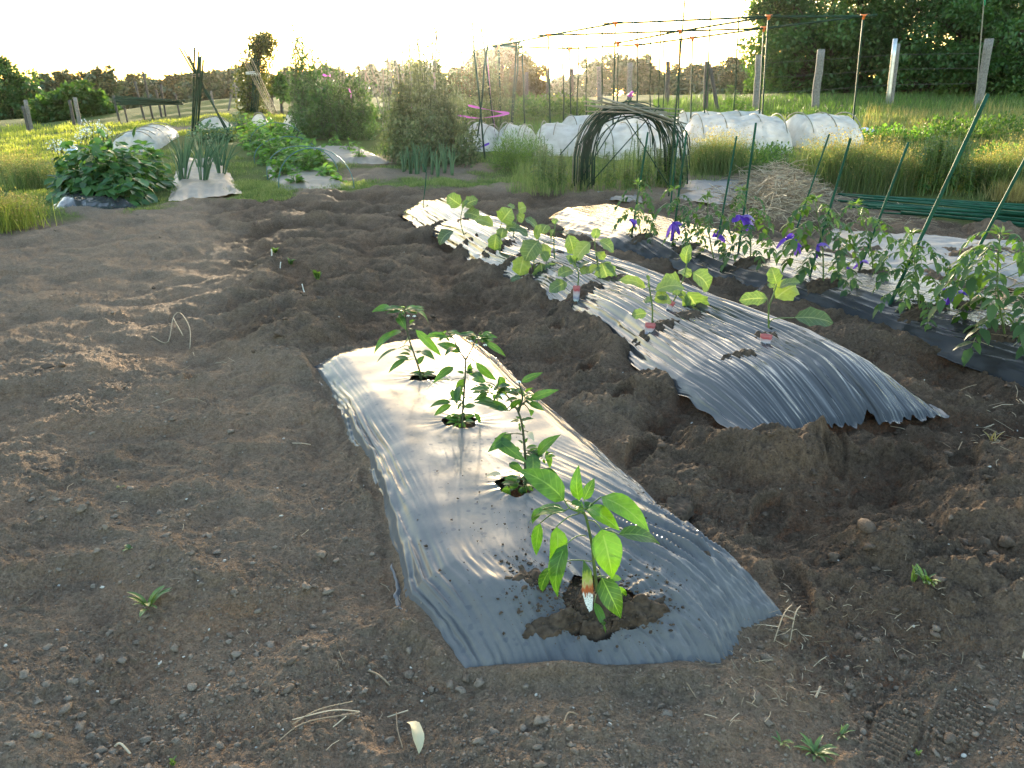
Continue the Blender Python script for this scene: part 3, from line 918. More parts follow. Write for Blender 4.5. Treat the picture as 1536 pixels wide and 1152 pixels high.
def relief1(U, V, s, l, d, x, y):
    # pull lines at the tucked edges, perpendicular to them; nearly flat on top
    mod = np.clip(.5 + perlin(x * 2.3, y * 2.3, 300) * 2.2, 0, 1.5)
    left = sstep(.19, .02, U); front = sstep(.24, .02, V); back = sstep(.9, 1, V)
    qU = U + .02 * perlin(s * .9, U * 2, 308)
    wr = .013 * left * rdg(qU * 31 + s * .35, s * .55, 301, 1.5) * mod * (.3 + np.exp(-d / .1))
    wr += .006 * left * rdg(qU * 58 + s * .8, s * .7, 311) * (.25 + np.exp(-d / .12))
    wr += .010 * front * rdg(qU * 23 + s * 1.5, s * 1.6, 302, 1.4) * np.exp(-d / .18) * mod + .006 * front * rdg(qU * 50 - s * 2, s * 2, 312, 1.6) * np.exp(-d / .2)
    wr += .005 * back * rdg(l * 30 + 8 * s, s * 6, 303)
    # long pull lines along the right hand edge
    rr = sstep(.80, .99, U)
    wr += .005 * rr * rdg(qU * 36, s * .5, 304) * mod + .0035 * rr * rdg(qU * 66, s * .6, 305)
    # fan of folds between the front plant and the right corner
    fr = sstep(.46, .08, V) * sstep(.38, .75, U)
    wr += .009 * fr * rdg((l * .92 + s * .30) * 20, s * .7, 306) * (.3 + mod) + .0035 * fr * rdg((l * .92 + s * .30) * 52, s * .9, 307)
    for i, (c, r) in enumerate(HOLES):
        wr += radial(x, y, c, 4, .003 if i < 3 else .012, r, .05 if i < 3 else .14, 310 + i)
        q = np.hypot(x - c[0], y - c[1])
        wr += (.004 if i < 3 else -.012) * np.exp(-((q - r) / (.035 if i < 3 else .09)) ** 2)
    wr += .008 * perlin(x * 2.6, y * 2.6, 320) + .0022 * perlin(x * 8, y * 8, 321)
    dust = .45 + .7 * sstep(.15, .45, V) * sstep(.02, .2, d) + .3 * perlin(x * 3, y * 3, 322)
    return wr * sstep(0, .03, d + .02), dust


def relief2(U, V, s, l, d, x, y):
    # drawn out lengthwise like a curtain: long sharp pleats that come and go
    q = U * 1.15 + .03 * perlin(s * .5, U * 1.5, 331)
    mod = np.clip(.6 + perlin(U * 4, s * .5, 337) * 1.7, .05, 1.6)
    wr = .015 * rdg(q * 13, s * .16, 332, 1.6) * mod + .009 * rdg(q * 29, s * .22, 333) * (1.7 - mod) + .0035 * rdg(q * 62, s * .35, 338)
    front = sstep(.17, .03, V)
    wr = wr * (1 - .75 * front) + front * (.008 * rdg(U * 22, s * 1.0, 334) * mod + .003 * rdg(U * 52, s * 1.2, 336))
    wr += .022 * perlin(x * 1.7, y * 1.7, 335) * sstep(.08, .3, V)
    return wr, .3 + .7 * perlin(x * 5, y * 5, 336)


def relief3(U, V, s, l, d, x, y):
    e = np.exp(-d / .22)
    wr = .006 * rdg(l * 12 + .3 * s, s * .6, 341) * (e + .35) + .003 * rdg(l * 30 + .5 * s, s, 346) * (e + .2) + .009 * e * perlin(s * 5 + l * 8, l * 4, 342)
    wr += .012 * perlin(s * 2.2, l * 3, 343) + .004 * perlin(x * 9, y * 9, 344)
    return wr, .9 * sstep(.05, .32, d) + .35 * perlin(x * 3, y * 3, 345) + .1


film("mulch_film", BED1, 210, 560, M["film1"], "smooth dusty black plastic mulch film over the nearest bed, holding the four pepper plants", relief1, HOLES, rag=.020)
film("mulch_film", BED2, 260, 760, M["film2"], "badly wrinkled shiny mulch film with lengthwise streaks over the middle bed of eggplants", relief2, (), rag=.012, jag=.028, lift=.028)
film("mulch_film", BED3, 160, 700, M["film3"], "long dusty mulch film with a dark drooping side under the staked tomatoes", relief3, (), rag=.03)


def flat_film(name, quad, mat, label, amp=.03, seed=1, h=.05, n=60, parent_bed=None):
    """a sheet of film laid over low soil between four photo corners (front left, front right, back right, back left)"""
    c = [g1(*p) for p in quad]
    u = np.linspace(0, 1, n); U, V = np.meshgrid(u, u)
    U2 = U + .03 * perlin(V * 9, V * 0 + seed, seed) * (np.abs(U - .5) * 2); V2 = V + .03 * perlin(U * 9, U * 0 + seed + 5, seed)
    P = (c[0][None, None] * ((1 - U2) * (1 - V2))[..., None] + c[1][None, None] * (U2 * (1 - V2))[..., None]
         + c[2][None, None] * (U2 * V2)[..., None] + c[3][None, None] * ((1 - U2) * V2)[..., None])
    x, y = P[..., 0], P[..., 1]
    e = np.minimum(np.minimum(U, 1 - U), np.minimum(V, 1 - V))
    z = ground_smooth(x.ravel(), y.ravel()).reshape(x.shape) + h * sstep(0, .18, e) + .012 + amp * .5 * perlin(x * 4, y * 4, seed + 1) + amp * .35 * perlin(x * 13, y * 9, seed + 2)
    i = np.arange(n - 1)[:, None] * n; j = np.arange(n - 1)[None, :]
    q = np.stack([i + j, i + j + 1, i + n + j + 1, i + n + j], -1).reshape(-1, 4)
    mb = MB(); mb.add(np.stack([x, y, z], -1).reshape(-1, 3), None, q, .3 + .7 * sstep(0, .2, e).ravel(), np.stack([U, V], -1).reshape(-1, 2) + .0001)
    return solo(name, mb, mat, label, "mulch film")


flat_film("mulch_film", [(1225, 385), (1560, 440), (1620, 372), (1250, 345)], M["film4"], "weathered grey mulch film on the ground behind the tomatoes, below the pile of green poles", .03, 401)
flat_film("mulch_film", [(1010, 300), (1125, 312), (1150, 272), (1030, 270)], M["film4"], "small grey sheet of old film behind the first tomato plants, beside the straw", .02, 402, .03)
flat_film("mulch_film", [(890, 299), (965, 306), (960, 291), (885, 288)], M["film4"], "scrap of grey film on bare soil right under the arch of bent poles", .02, 403, .02)
flat_film("mulch_film", [(72, 319), (205, 313), (190, 280), (105, 282)], M["film2"], "black mulch film with shiny wrinkled edge under the broad leafy clump at left", .03, 404, .12)
flat_film("mulch_film", [(252, 304), (364, 291), (330, 236), (268, 240)], M["filmpale"], "pale dusty mulch film with three rows of spring onions", .03, 405, .07)
flat_film("mulch_film", [(410, 288), (532, 283), (475, 246), (400, 250)], M["filmpale"], "pale film at the front end of the light green bean rows under blue hoops", .02, 406, .06)
flat_film("mulch_film", [(505, 249), (590, 246), (535, 222), (465, 222)], M["filmpale"], "pale film carrying three young seedlings behind the bean rows", .02, 407, .08)


# loose soil thrown over the films around the plants
def heap(mb, px, py, rx, ry, h, seed, ang=0.0, off=.02):
    c = g1(px, py); n = 60
    u = np.linspace(-1, 1, n); U, V = np.meshgrid(u, u)
    r = np.sqrt(U ** 2 + V ** 2) + 1e-6
    an = np.arctan2(V, U)
    edge = 1 + .28 * perlin(np.cos(an) * 1.7 + seed, np.sin(an) * 1.7, seed) + .18 * perlin(np.cos(an) * 5 + seed, np.sin(an) * 5, seed + 1)
    ca, sa = math.cos(ang), math.sin(ang)
    X = c[0] + (U * rx * ca - V * ry * sa) * edge; Y = c[1] + (U * rx * sa + V * ry * ca) * edge
    Z = ground_smooth(X.ravel(), Y.ravel()).reshape(X.shape) + off - .03 * sstep(.8, 1.0, r)
    Z = Z + h * (1 - sstep(.1, 1.0, r)) * (1 + .5 * perlin(X * 14, Y * 14, seed)) + (.012 * perlin(X * 30, Y * 30, seed + 3) + .008 * worley_bump(X * 38, Y * 38, seed)) * (r < .98)
    i = np.arange(n - 1)[:, None] * n; j = np.arange(n - 1)[None, :]
    q = np.stack([i + j, i + j + 1, i + n + j + 1, i + n + j], -1).reshape(-1, 4)
    keep = (r.ravel()[q] < 1.02).all(1)
    mb.add(np.stack([X, Y, Z], -1).reshape(-1, 3), None, q[keep], .5)


mb = MB()
heap(mb, 902, 908, .095, .07, .03, 501, .3, .0)
heap(mb, 962, 918, .09, .035, .012, 502, .3, .010)
heap(mb, 795, 872, .075, .05, .006, 503, .3, .012)
heap(mb, 830, 940, .09, .03, .006, 504, .3, .010)
heap(mb, 1010, 770, .05, .13, .006, 505, -.5, .012)
heap(mb, 1060, 830, .05, .16, .006, 506, -.5, .012)
heap(mb, 920, 692, .03, .025, .006, 507, 0, .012)
for k, (px, py, rx, ry) in enumerate([(1150, 515, .16, .10), (985, 500, .27, .13), (1035, 482, .22, .13), (868, 447, .30, .16), (930, 425, .22, .2), (797, 416, .30, .16), (830, 388, .3, .16), (752, 372, .28, .2), (772, 352, .25, .2), (700, 335, .2, .16),
                                      (1110, 542, .2, .06), (650, 345, .2, .1), (760, 402, .3, .1), (700, 368, .2, .1)]):
    heap(mb, px, py, rx * .68, ry * .68, .022, 510 + k, .5, .03)
for k, (px, py, r) in enumerate([(965, 358, .14), (1033, 372, .12), (1130, 394, .16), (1236, 428, .14), (1310, 412, .12), (1382, 470, .14), (1460, 462, .14), (1505, 503, .18)]):
    heap(mb, px, py, r, r * .7, .02, 530 + k, .2, .016)
stuff("loose_soil", mb, M["dirt"])

# crumbs of soil scattered on the near film
n = 1900
cx = np.concatenate([RNG.normal(905, 60, 850), RNG.normal(800, 35, 350), RNG.normal(1030, 40, 500), RNG.normal(800, 100, 200)])
cy = np.concatenate([RNG.normal(915, 26, 850), RNG.normal(875, 22, 350), RNG.normal(800, 45, 500), RNG.normal(820, 80, 200)])
P = G(cx, cy); ok = BED1.dist(P[:, 0], P[:, 1]) > .05
P = P[ok]; S = .0009 + .0035 * RNG.random(len(P)) ** 4
P[:, 2] = ground_smooth(P[:, 0], P[:, 1]) + .016
mb = MB(); lumps(mb, P, S); stuff("soil_crumbs", mb, M["dirt"], kind="stuff")

# ================================================================== PLANTS ON THE FILMS
VIEW = np.array([0, 0, CAM_H])


def towards(p, up=.6):
    """a leaf normal between straight up and the viewer's side of the bed"""
    v = unit(VIEW - p); return unit(np.array([0, 0, up]) + v * (1 - up) + RNG.normal(size=3) * .18)


def pts_on(pxs, Y, jit=0.0):
    return [at(x, y, Y + (jit * R.uniform(-1, 1))) for x, y in pxs]


def smooth_path(P, n=14):
    P = np.asarray(P, float)
    if len(P) < 3: return np.linspace(P[0], P[-1], n)
    t = np.linspace(0, len(P) - 1, n); out = []
    for q in t:
        i = min(int(q), len(P) - 2); f = q - i
        p0 = P[max(i - 1, 0)]; p1 = P[i]; p2 = P[i + 1]; p3 = P[min(i + 2, len(P) - 1)]
        out.append(.5 * (2 * p1 + (p2 - p0) * f + (2 * p0 - 5 * p1 + 4 * p2 - p3) * f * f + (3 * p1 - p0 - 3 * p2 + p3) * f ** 3))
    return np.array(out)


def potted(label, base, stems, leaves, clusters, org, sc, leafm, stemm, r0, kind, cat, group, name, extra=None, arch=.12, wave=0.0, depth=.05, wilt=()):
    """plant traced in photo pixels (org + q / sc), given its own depth; every big leaf is a part"""
    def C(q): return (org[0] + q[0] / sc, org[1] + q[1] / sc)
    b = g1(*C(base)); Y = b[1]; k = mpp(Y)
    root = thing(name, label, cat, b, group)
    mb = MB()
    for si, st in enumerate(stems):
        dy = 0 if si == 0 else R.uniform(-.05, .05)
        P = [at(*C(q), Y + dy * i / max(1, len(st) - 1)) for i, q in enumerate(st)]
        P = smooth_path(P)
        if si == 0:
            P[0][2] -= .03
        mb.tube(P, np.linspace(r0 * (1 if si == 0 else .7), r0 * (.6 if si == 0 else .35), len(P)), 7)
    for lf in leaves:
        bx, tx, wd = lf[0], lf[1], lf[2]
        dyb = R.uniform(-.25, .25) * depth; dyt = dyb + R.uniform(-1, 1) * depth
        if len(lf) > 3 and lf[3] is not None: dyb, dyt = lf[3]
        pb = at(*C(bx), Y + dyb); pt = at(*C(tx), Y + dyt)
        pt = pb + (pt - pb) * (1.28 if leafm is M['chili'] else 1.08)
        # petiole from the nearest stem point or the one given
        if len(lf) > 4:
            a = at(*C(lf[4]), Y)
        else:
            a = None; best = 1e9
            for st in stems:
                P = smooth_path([at(*C(q), Y) for q in st], 30)
                P = P[P[:, 2] < pb[2] + .04] if (P[:, 2] < pb[2] + .04).any() else P
                dd = np.linalg.norm(P - pb, axis=1) - .0 * P[:, 2]
                if dd.min() < best: best = dd.min(); a = P[dd.argmin()]
        midp = (a + pb) / 2 + np.array([0, 0, .12 * np.linalg.norm(pb - a)])
        mb.tube(smooth_path([a, midp, pb], 7), r0 * .33, 5)
        lb = MB()
        nrm = towards((pb + pt) / 2, .5)
        leaf_blade(lb, pb, pt, wd / sc * k * (1.22 if kind == 'egg' else 1.22 if leafm is M['pepper'] else 1.12), nrm, arch * R.uniform(.6, 1.4), kind, .16, None, wave)
        part(root, "leaf", lb, M["wilt"] if (bx, tx) in wilt else leafm)
    part(root, "stem", mb, stemm)
    for (cx, cy, rx, ry, nn, L) in clusters:
        cb = MB()
        L *= 2.0
        for _ in range(int(nn * 1.9)):
            a = R.uniform(0, 6.28); q = R.random() ** .6
            ex, ey = cx + rx * q * math.cos(a), cy + ry * q * math.sin(a)
            yb = Y + R.uniform(-1, 1) * rx / sc * k * .8
            pb = at(*C((lerp(cx, ex, .45), lerp(cy, ey, .45) + 6)), lerp(Y, yb, .5)); pt = at(*C((ex + math.cos(a) * L * .6, ey + abs(math.sin(a)) * L * .25 - 4)), yb)
            leaf_blade(cb, pb, pt, R.uniform(.3, .42) * np.linalg.norm(pt - pb) + .004, towards(pb, .75), .12, "pepper", .2, None, 0, 7)
        part(root, "young_growth", cb, leafm)
    if extra: extra(root, C, Y, k)
    return root


# --- the bell pepper in front (zoomed pixels: origin 720,680 at 4.113)
def pepper_front():
    L = [((520, 290), (250, 115), 155, (.0, .03)), ((612, 292), (612, 85), 76, (0, .03)), ((640, 288), (702, 163), 62, (.03, .06)), ((748, 268), (1025, 472), 135, (.0, -.06)),
         ((665, 330), (848, 468), 105, (-.01, -.05)), ((525, 355), (322, 425), 92, (.02, .07)), ((472, 452), (432, 705), 122, (-.03, -.06), (612, 372)),
         ((535, 558), (484, 862), 112, (-.06, -.09), (655, 508)), ((372, 430), (350, 615), 70, (.03, .04), (520, 360)), ((750, 468), (812, 752), 165, (-.06, -.10), (668, 412)),
         ((855, 500), (1092, 556), 112, (.0, .03), (760, 480)), ((750, 765), (860, 1000), 125, (-.05, -.09), (715, 700)), ((445, 700), (384, 850), 72, (.0, .02), (690, 668)),
         ((835, 830), (902, 888), 52, (.0, .02), (725, 760)), ((706, 920), (772, 1095), 48, (-.04, -.08), (722, 860)), ((640, 345), (598, 350), 40, (-.02, -.04)),
         ((800, 770), (868, 775), 40, (.0, .02), (722, 760)), ((560, 300), (640, 330), 36, (-.02, -.02)), ((672, 335), (752, 398), 62, (-.04, -.07)), ((390, 345), (330, 432), 62, (.05, .06), (520, 350)),
         ((905, 490), (1005, 490), 60, (.05, .08), (760, 470))]
    st = [[(727, 905), (705, 700), (690, 560), (655, 400), (630, 345)], [(640, 370), (560, 340), (525, 300)], [(650, 345), (700, 305), (748, 268)], [(630, 345), (612, 292)]]
    potted("bell pepper plant with large bright green leaves at the front of the near film", (727, 905), st, L, [(630, 320, 45, 40, 7, 40)], (720, 680), 4.113,
           M["pepper"], M["stem"], .0045, "pepper", "pepper plant", "pepper plants on the near film", "pepper_plant", arch=.13, depth=.04, wave=.022)


pepper_front()
org5, sc5 = (540, 430), 3.49


def flowers(spots):
    def f(root, C, Y, k):
        mb = MB()
        for q in spots:
            p = at(*C(q), Y - .02); n = 6
            a = np.arange(n) * 6.283 / n + R.random()
            D = np.stack([np.cos(a), np.sin(a), np.full(n, -.5)], 1)
            cloud(mb, np.repeat(p[None], n, 0), D, np.repeat(np.array([[0, 0, 1.0]]), n, 0), .011, .008, kite=True)
        part(root, "flower", mb, M["white"])
    return f


potted("bushy-topped chili plant farthest back on the near film, in a dark round hole", (326, 492), [[(326, 492), (300, 400), (265, 300), (240, 200), (240, 140), (232, 110)]],
       [((190, 235), (98, 328), 44), ((290, 225), (398, 335), 40), ((200, 325), (112, 382), 32), ((265, 268), (235, 308), 48), ((320, 338), (376, 374), 42), ((240, 380), (168, 438), 32),
        ((255, 385), (198, 372), 28), ((200, 155), (232, 212), 42), ((165, 112), (84, 128), 40), ((290, 120), (345, 182), 40), ((215, 232), (150, 270), 34), ((300, 405), (330, 370), 28)],
       [(230, 118, 78, 36, 26, 32), (330, 455, 42, 26, 12, 30), (285, 350, 55, 60, 4, 34), (250, 200, 40, 40, 5, 28)], org5, sc5, M["chili"], M["dstem"], .0045, "pepper", "pepper plant", "pepper plants on the near film", "pepper_plant",
       flowers([(215, 140), (252, 148), (284, 150)]), depth=.06)
potted("forked chili plant with two leafy tops, second from the back of the near film", (533, 752),
       [[(533, 752), (540, 620), (550, 480), (553, 380)], [(553, 382), (510, 320), (490, 270), (455, 235)], [(553, 382), (580, 335), (620, 250)]],
       [((490, 420), (405, 487), 44), ((478, 490), (374, 535), 34), ((548, 482), (548, 582), 62), ((590, 450), (640, 490), 40), ((605, 395), (692, 470), 38), ((480, 540), (502, 592), 34), ((478, 605), (388, 628), 34),
        ((480, 618), (408, 664), 36), ((546, 632), (592, 625), 26), ((598, 662), (622, 705), 24), ((530, 345), (428, 310), 46), ((655, 290), (740, 350), 34), ((580, 400), (590, 455), 30), ((460, 265), (362, 265), 34),
        ((500, 318), (455, 355), 30), ((520, 520), (510, 600), 36)],
       [(620, 258, 78, 40, 24, 30), (445, 250, 58, 36, 13, 30), (530, 690, 55, 45, 16, 34), (540, 590, 45, 60, 7, 34), (550, 450, 50, 50, 4, 30)], org5, sc5, M["chili"], M["dstem"], .0045, "pepper", "pepper plant", "pepper plants on the near film", "pepper_plant",
       flowers([(578, 280), (655, 300), (610, 300)]), depth=.06)
WI = [((742, 982), (672, 996)), ((806, 1005), (762, 1030)), ((880, 760), (905, 800))]
potted("tall chili plant with beige withered leaves, just behind the front bell pepper", (862, 1078),
       [[(862, 1078), (865, 900), (848, 720), (822, 640)], [(822, 642), (760, 560), (720, 530)], [(830, 655), (850, 580), (832, 500)], [(822, 640), (880, 590), (900, 580)]],
       [((705, 795), (838, 896), 66), ((790, 772), (695, 846), 60), ((905, 872), (905, 996), 74), ((930, 880), (1026, 797), 60), ((975, 858), (990, 932), 36), ((965, 950), (1042, 1022), 40), ((780, 925), (842, 962), 42),
        ((780, 650), (628, 618), 48), ((845, 500), (934, 460), 36), ((892, 588), (1010, 550), 42), ((885, 608), (948, 642), 36), ((882, 640), (892, 672), 36), ((812, 540), (852, 592), 48), ((770, 1040), (758, 1118), 54),
        ((700, 600), (610, 600), 36), ((760, 650), (690, 640), 36), ((660, 500), (600, 490), 34), ((730, 470), (748, 520), 40), ((790, 640), (840, 605), 38)] + [(a, b, 30) for a, b in WI],
       [(690, 540, 85, 55, 22, 36), (850, 570, 60, 70, 14, 36), (845, 1020, 62, 60, 20, 42), (960, 880, 35, 40, 8, 30), (860, 840, 60, 80, 6, 40), (840, 700, 50, 50, 5, 34)], org5, sc5, M["chili"], M["dstem"], .005, "pepper", "pepper plant", "pepper plants on the near film", "pepper_plant",
       flowers([(830, 492), (745, 560)]), depth=.06, wilt=WI)


# --- the printed card in the soil by the front pepper
def cardmat():
    m, nt, p, o = newmat("printed_plant_card")
    uv = N(nt, "ShaderNodeUVMap"); sx = N(nt, "ShaderNodeSeparateXYZ"); nt.links.new(uv.outputs[0], sx.inputs[0])
    no = N(nt, "ShaderNodeTexNoise", Scale=9.0, Detail=2.0); nt.links.new(uv.outputs[0], no.inputs["Vector"])
    v = N(nt, "ShaderNodeMath", operation="MULTIPLY_ADD"); v.inputs[1].default_value = .35; nt.links.new(no.outputs[0], v.inputs[0]); nt.links.new(sx.outputs[1], v.inputs[2])
    c = ramp(nt, v.outputs[0], [(.0, (.7, .72, .72)), (.52, (.72, .74, .74)), (.58, (.30, .10, .04)), (.68, (.42, .09, .03)), (.76, (.45, .40, .18)), (.88, (.30, .36, .05)), (1.0, (.05, .12, .03))])
    wv = N(nt, "ShaderNodeTexNoise", Scale=34.0, Detail=1.0); nt.links.new(uv.outputs[0], wv.inputs["Vector"])
    ink = ramp(nt, wv.outputs[0], [(.58, (1, 1, 1)), (.62, (.18, .2, .22))])
    bot = N(nt, "ShaderNodeMath", operation="LESS_THAN"); bot.inputs[1].default_value = .38; nt.links.new(sx.outputs[1], bot.inputs[0])
    mm = N(nt, "ShaderNodeMixRGB", blend_type="MULTIPLY"); nt.links.new(bot.outputs[0], mm.inputs[0]); nt.links.new(c, mm.inputs[1]); nt.links.new(ink, mm.inputs[2])
    nt.links.new(mm.outputs[0], p.inputs["Base Color"]); p.inputs["Roughness"].default_value = .3
    return m


def card():
    C = lambda q: (720 + q[0] / 4.113, 680 + q[1] / 4.113)
    Y = g1(*C((690, 1010)))[1] - .0
    out = [(690, 1012), (650, 930), (628, 850), (632, 740), (638, 655), (690, 730), (700, 830), (696, 930)]
    P = np.array([at(*C(q), Y + (1012 - q[1]) * .00008) for q in out])
    uvs = [((q[0] - 610) / 100, (1012 - q[1]) / 360) for q in out]
    nrm = unit(np.cross(P[3] - P[0], P[5] - P[0])) * .0012
    mb = MB(); n = len(P); c = P.mean(0)
    V = np.vstack([P, c, P + nrm, c + nrm])
    tr = [(i, (i + 1) % n, n) for i in range(n)] + [(n + 1 + (i + 1) % n, n + 1 + i, 2 * n + 1) for i in range(n)]
    qd = [(i, (i + 1) % n, n + 1 + (i + 1) % n, n + 1 + i) for i in range(n)]
    u = uvs + [tuple(np.mean(uvs, 0))]
    mb.add(V, tr, qd, 0, np.array(u + u) + .0001)
    solo("plant_label", mb, cardmat(), "pointed printed card stuck in the soil at the foot of the front bell pepper", "plant label", smooth=False, loc=P[0])


card()

# --- eggplant seedlings
oA, sA = (900, 200), 2.415
oB, sB = (560, 280), 3.072
EGG = [
    ("eggplant seedling nearest the streaky film's front end, one broad leaf stretched sideways", (612, 738), [[(612, 738), (611, 640), (626, 590), (640, 545)], [(612, 690), (630, 672), (704, 668)], [(611, 640), (607, 600)]],
     [((607, 598), (510, 606), 48), ((640, 545), (622, 488), 46), ((636, 598), (704, 556), 80), ((704, 668), (834, 686), 74), ((650, 560), (722, 543), 40), ((628, 560), (610, 545), 22)], oA, sA),
    ("small eggplant seedling with red-topped sleeve in dark soil near the film's left edge", (187, 712), [[(187, 712), (190, 640), (182, 580), (178, 545)]],
     [((165, 560), (73, 535), 42), ((180, 545), (182, 522), 40), ((200, 570), (298, 562), 58), ((195, 605), (255, 610), 44), ((168, 652), (118, 660), 36), ((188, 610), (160, 605), 34), ((200, 590), (240, 590), 40)], oA, sA),
    ("tall leaning eggplant with large grey-green leaves on the streaky film's right side", (243, 650), [[(243, 650), (275, 590), (308, 505), (318, 430)]],
     [((296, 555), (222, 546), 74), ((334, 505), (388, 565), 76), ((318, 575), (372, 655), 86), ((328, 522), (288, 500), 46), ((312, 472), (325, 408), 40), ((278, 575), (317, 628), 46), ((262, 585), (300, 588), 44)], oA, sA),
    ("eggplant with slim silver sleeve and one yellowish leaf drooping onto the soil", (940, 480), [[(940, 480), (945, 400), (925, 345)]],
     [((920, 388), (856, 412), 62), ((932, 372), (888, 325), 48), ((950, 372), (1004, 350), 46), ((890, 440), (816, 482), 56), ((962, 500), (982, 576), 92), ((960, 405), (985, 372), 40), ((925, 350), (910, 320), 40)], oB, sB),
    ("tall eggplant with folded-looking hanging leaves, standing behind the silver-tagged one", (1045, 440), [[(1045, 440), (1030, 330), (1020, 262), (1025, 225)]],
     [((1000, 255), (938, 335), 84), ((1040, 250), (1102, 298), 72), ((1022, 240), (1032, 194), 38), ((1052, 350), (1086, 448), 84), ((1046, 370), (984, 398), 46), ((1062, 352), (1102, 408), 52), ((1030, 300), (1060, 335), 44)], oB, sB),
    ("eggplant with long drooping leaves and a small leaning tag left of the silver-tagged one", (748, 425), [[(748, 425), (740, 340), (762, 245)]],
     [((762, 250), (704, 336), 88), ((752, 242), (772, 178), 42), ((694, 318), (674, 404), 74), ((772, 352), (776, 446), 84), ((790, 362), (846, 412), 54), ((686, 420), (636, 436), 36), ((775, 300), (800, 340), 44)], oB, sB),
    ("thin dark-stemmed eggplant with small leaves behind the long drooping-leaved one", (836, 362), [[(836, 362), (832, 250), (836, 195), (842, 165)]],
     [((752, 190), (700, 150), 52, None, (830, 220)), ((800, 176), (778, 214), 50), ((835, 200), (822, 244), 44), ((900, 222), (920, 304), 58, None, (838, 210)), ((782, 262), (792, 334), 50), ((832, 172), (846, 150), 30)], oB, sB),
    ("upright eggplant with a jagged top leaf in the far half of the streaky film", (584, 322), [[(584, 322), (580, 220), (592, 165)]],
     [((552, 182), (472, 155), 56), ((590, 162), (634, 106), 74), ((610, 188), (660, 192), 40), ((622, 186), (708, 228), 50), ((568, 215), (560, 288), 58), ((600, 190), (590, 235), 48)], oB, sB),
    ("small eggplant with two short leaves at its top, behind the jagged-leaved one", (638, 255), [[(638, 255), (660, 160), (672, 108)]],
     [((650, 102), (620, 86), 36), ((668, 108), (702, 95), 52), ((660, 130), (690, 155), 44), ((655, 165), (630, 180), 34)], oB, sB),
    ("eggplant farthest back on the streaky film with a big pale leaf low on its left", (422, 238), [[(422, 238), (402, 160), (412, 98)]],
     [((402, 86), (344, 44), 58), ((420, 88), (478, 62), 54), ((420, 122), (484, 140), 62), ((368, 204), (310, 264), 74, None, (408, 200)), ((410, 100), (440, 70), 30)], oB, sB),
]
for lab, b, st, lv, o_, s_ in EGG:
    potted(lab, b, st, lv, [], o_, s_, M["egg"], M["stem"], .0052, "egg", "eggplant seedling", "eggplant seedlings on the streaky film", "eggplant_seedling", arch=.14, wave=.035, depth=.05)


def tagmat():
    m, nt, p, o = newmat("printed_seedling_sleeve")
    uv = N(nt, "ShaderNodeUVMap"); sx = N(nt, "ShaderNodeSeparateXYZ"); nt.links.new(uv.outputs[0], sx.inputs[0])
    no = N(nt, "ShaderNodeTexNoise", Scale=7.0, Detail=2.0); nt.links.new(uv.outputs[0], no.inputs["Vector"])
    v = N(nt, "ShaderNodeMath", operation="MULTIPLY_ADD"); v.inputs[1].default_value = .22; nt.links.new(no.outputs[0], v.inputs[0]); nt.links.new(sx.outputs[1], v.inputs[2])
    c = ramp(nt, v.outputs[0], [(.1, (.40, .50, .50)), (.30, (.14, .26, .24)), (.40, (.46, .52, .52)), (.52, (.20, .20, .30)), (.66, (.45, .42, .45)), (.84, (.42, .30, .32)), (.92, (.34, .05, .06)), (1, (.42, .14, .15))])
    nt.links.new(c, p.inputs["Base Color"]); p.inputs["Roughness"].default_value = .3
    return m


M["tag"] = tagmat()


def sleeve(px, py, tx, ty, wpx, label):
    b = g1(px, py); Y = b[1] - .012; k = mpp(Y)
    a = at(px, py + 2, Y); t = at(tx, ty, Y - .005)
    ax = unit(t - a); s = unit(np.cross(ax, VIEW - a)); d = np.cross(s, ax); n = 12
    th = np.arange(n) * 2 * math.pi / n; H = np.linalg.norm(t - a); wd = wpx * k * .42
    V = []; U = []
    for r, q in ((.62, 0), (.8, .35), (.95, .75), (1.0, 1.0)):
        for i in range(n):
            V.append(a + ax * H * q + s * math.cos(th[i]) * wd * r + d * math.sin(th[i]) * wd * .45 * r); U.append((i / n, q))
    i = np.arange(3)[:, None] * n; j = np.arange(n)[None, :]; kk = (j + 1) % n
    mb = MB(); mb.add(V, None, np.stack([i + j, i + kk, i + n + kk, i + n + j], -1).reshape(-1, 4), 0, np.array(U) + .001)
    solo("plant_label", mb, M["tag"], label, "plant label", loc=a, group="printed sleeves round the seedlings' stems")


sleeve(1146, 524, 1150, 502, 21, "red and pale green sleeve around the foot of the eggplant with one outstretched leaf")
sleeve(972, 509, 976, 485, 19, "red-topped sleeve at the foot of the small eggplant, standing in dark soil")
sleeve(997, 474, 1009, 452, 11, "leaning white sleeve beside the tall eggplant with grey-green leaves")
sleeve(864, 457, 865, 429, 13, "slim silver sleeve with red rim above the fallen yellowish leaf")
sleeve(791, 423, 790, 404, 9, "smallest sleeve, brownish red, beside the long drooping eggplant leaves")


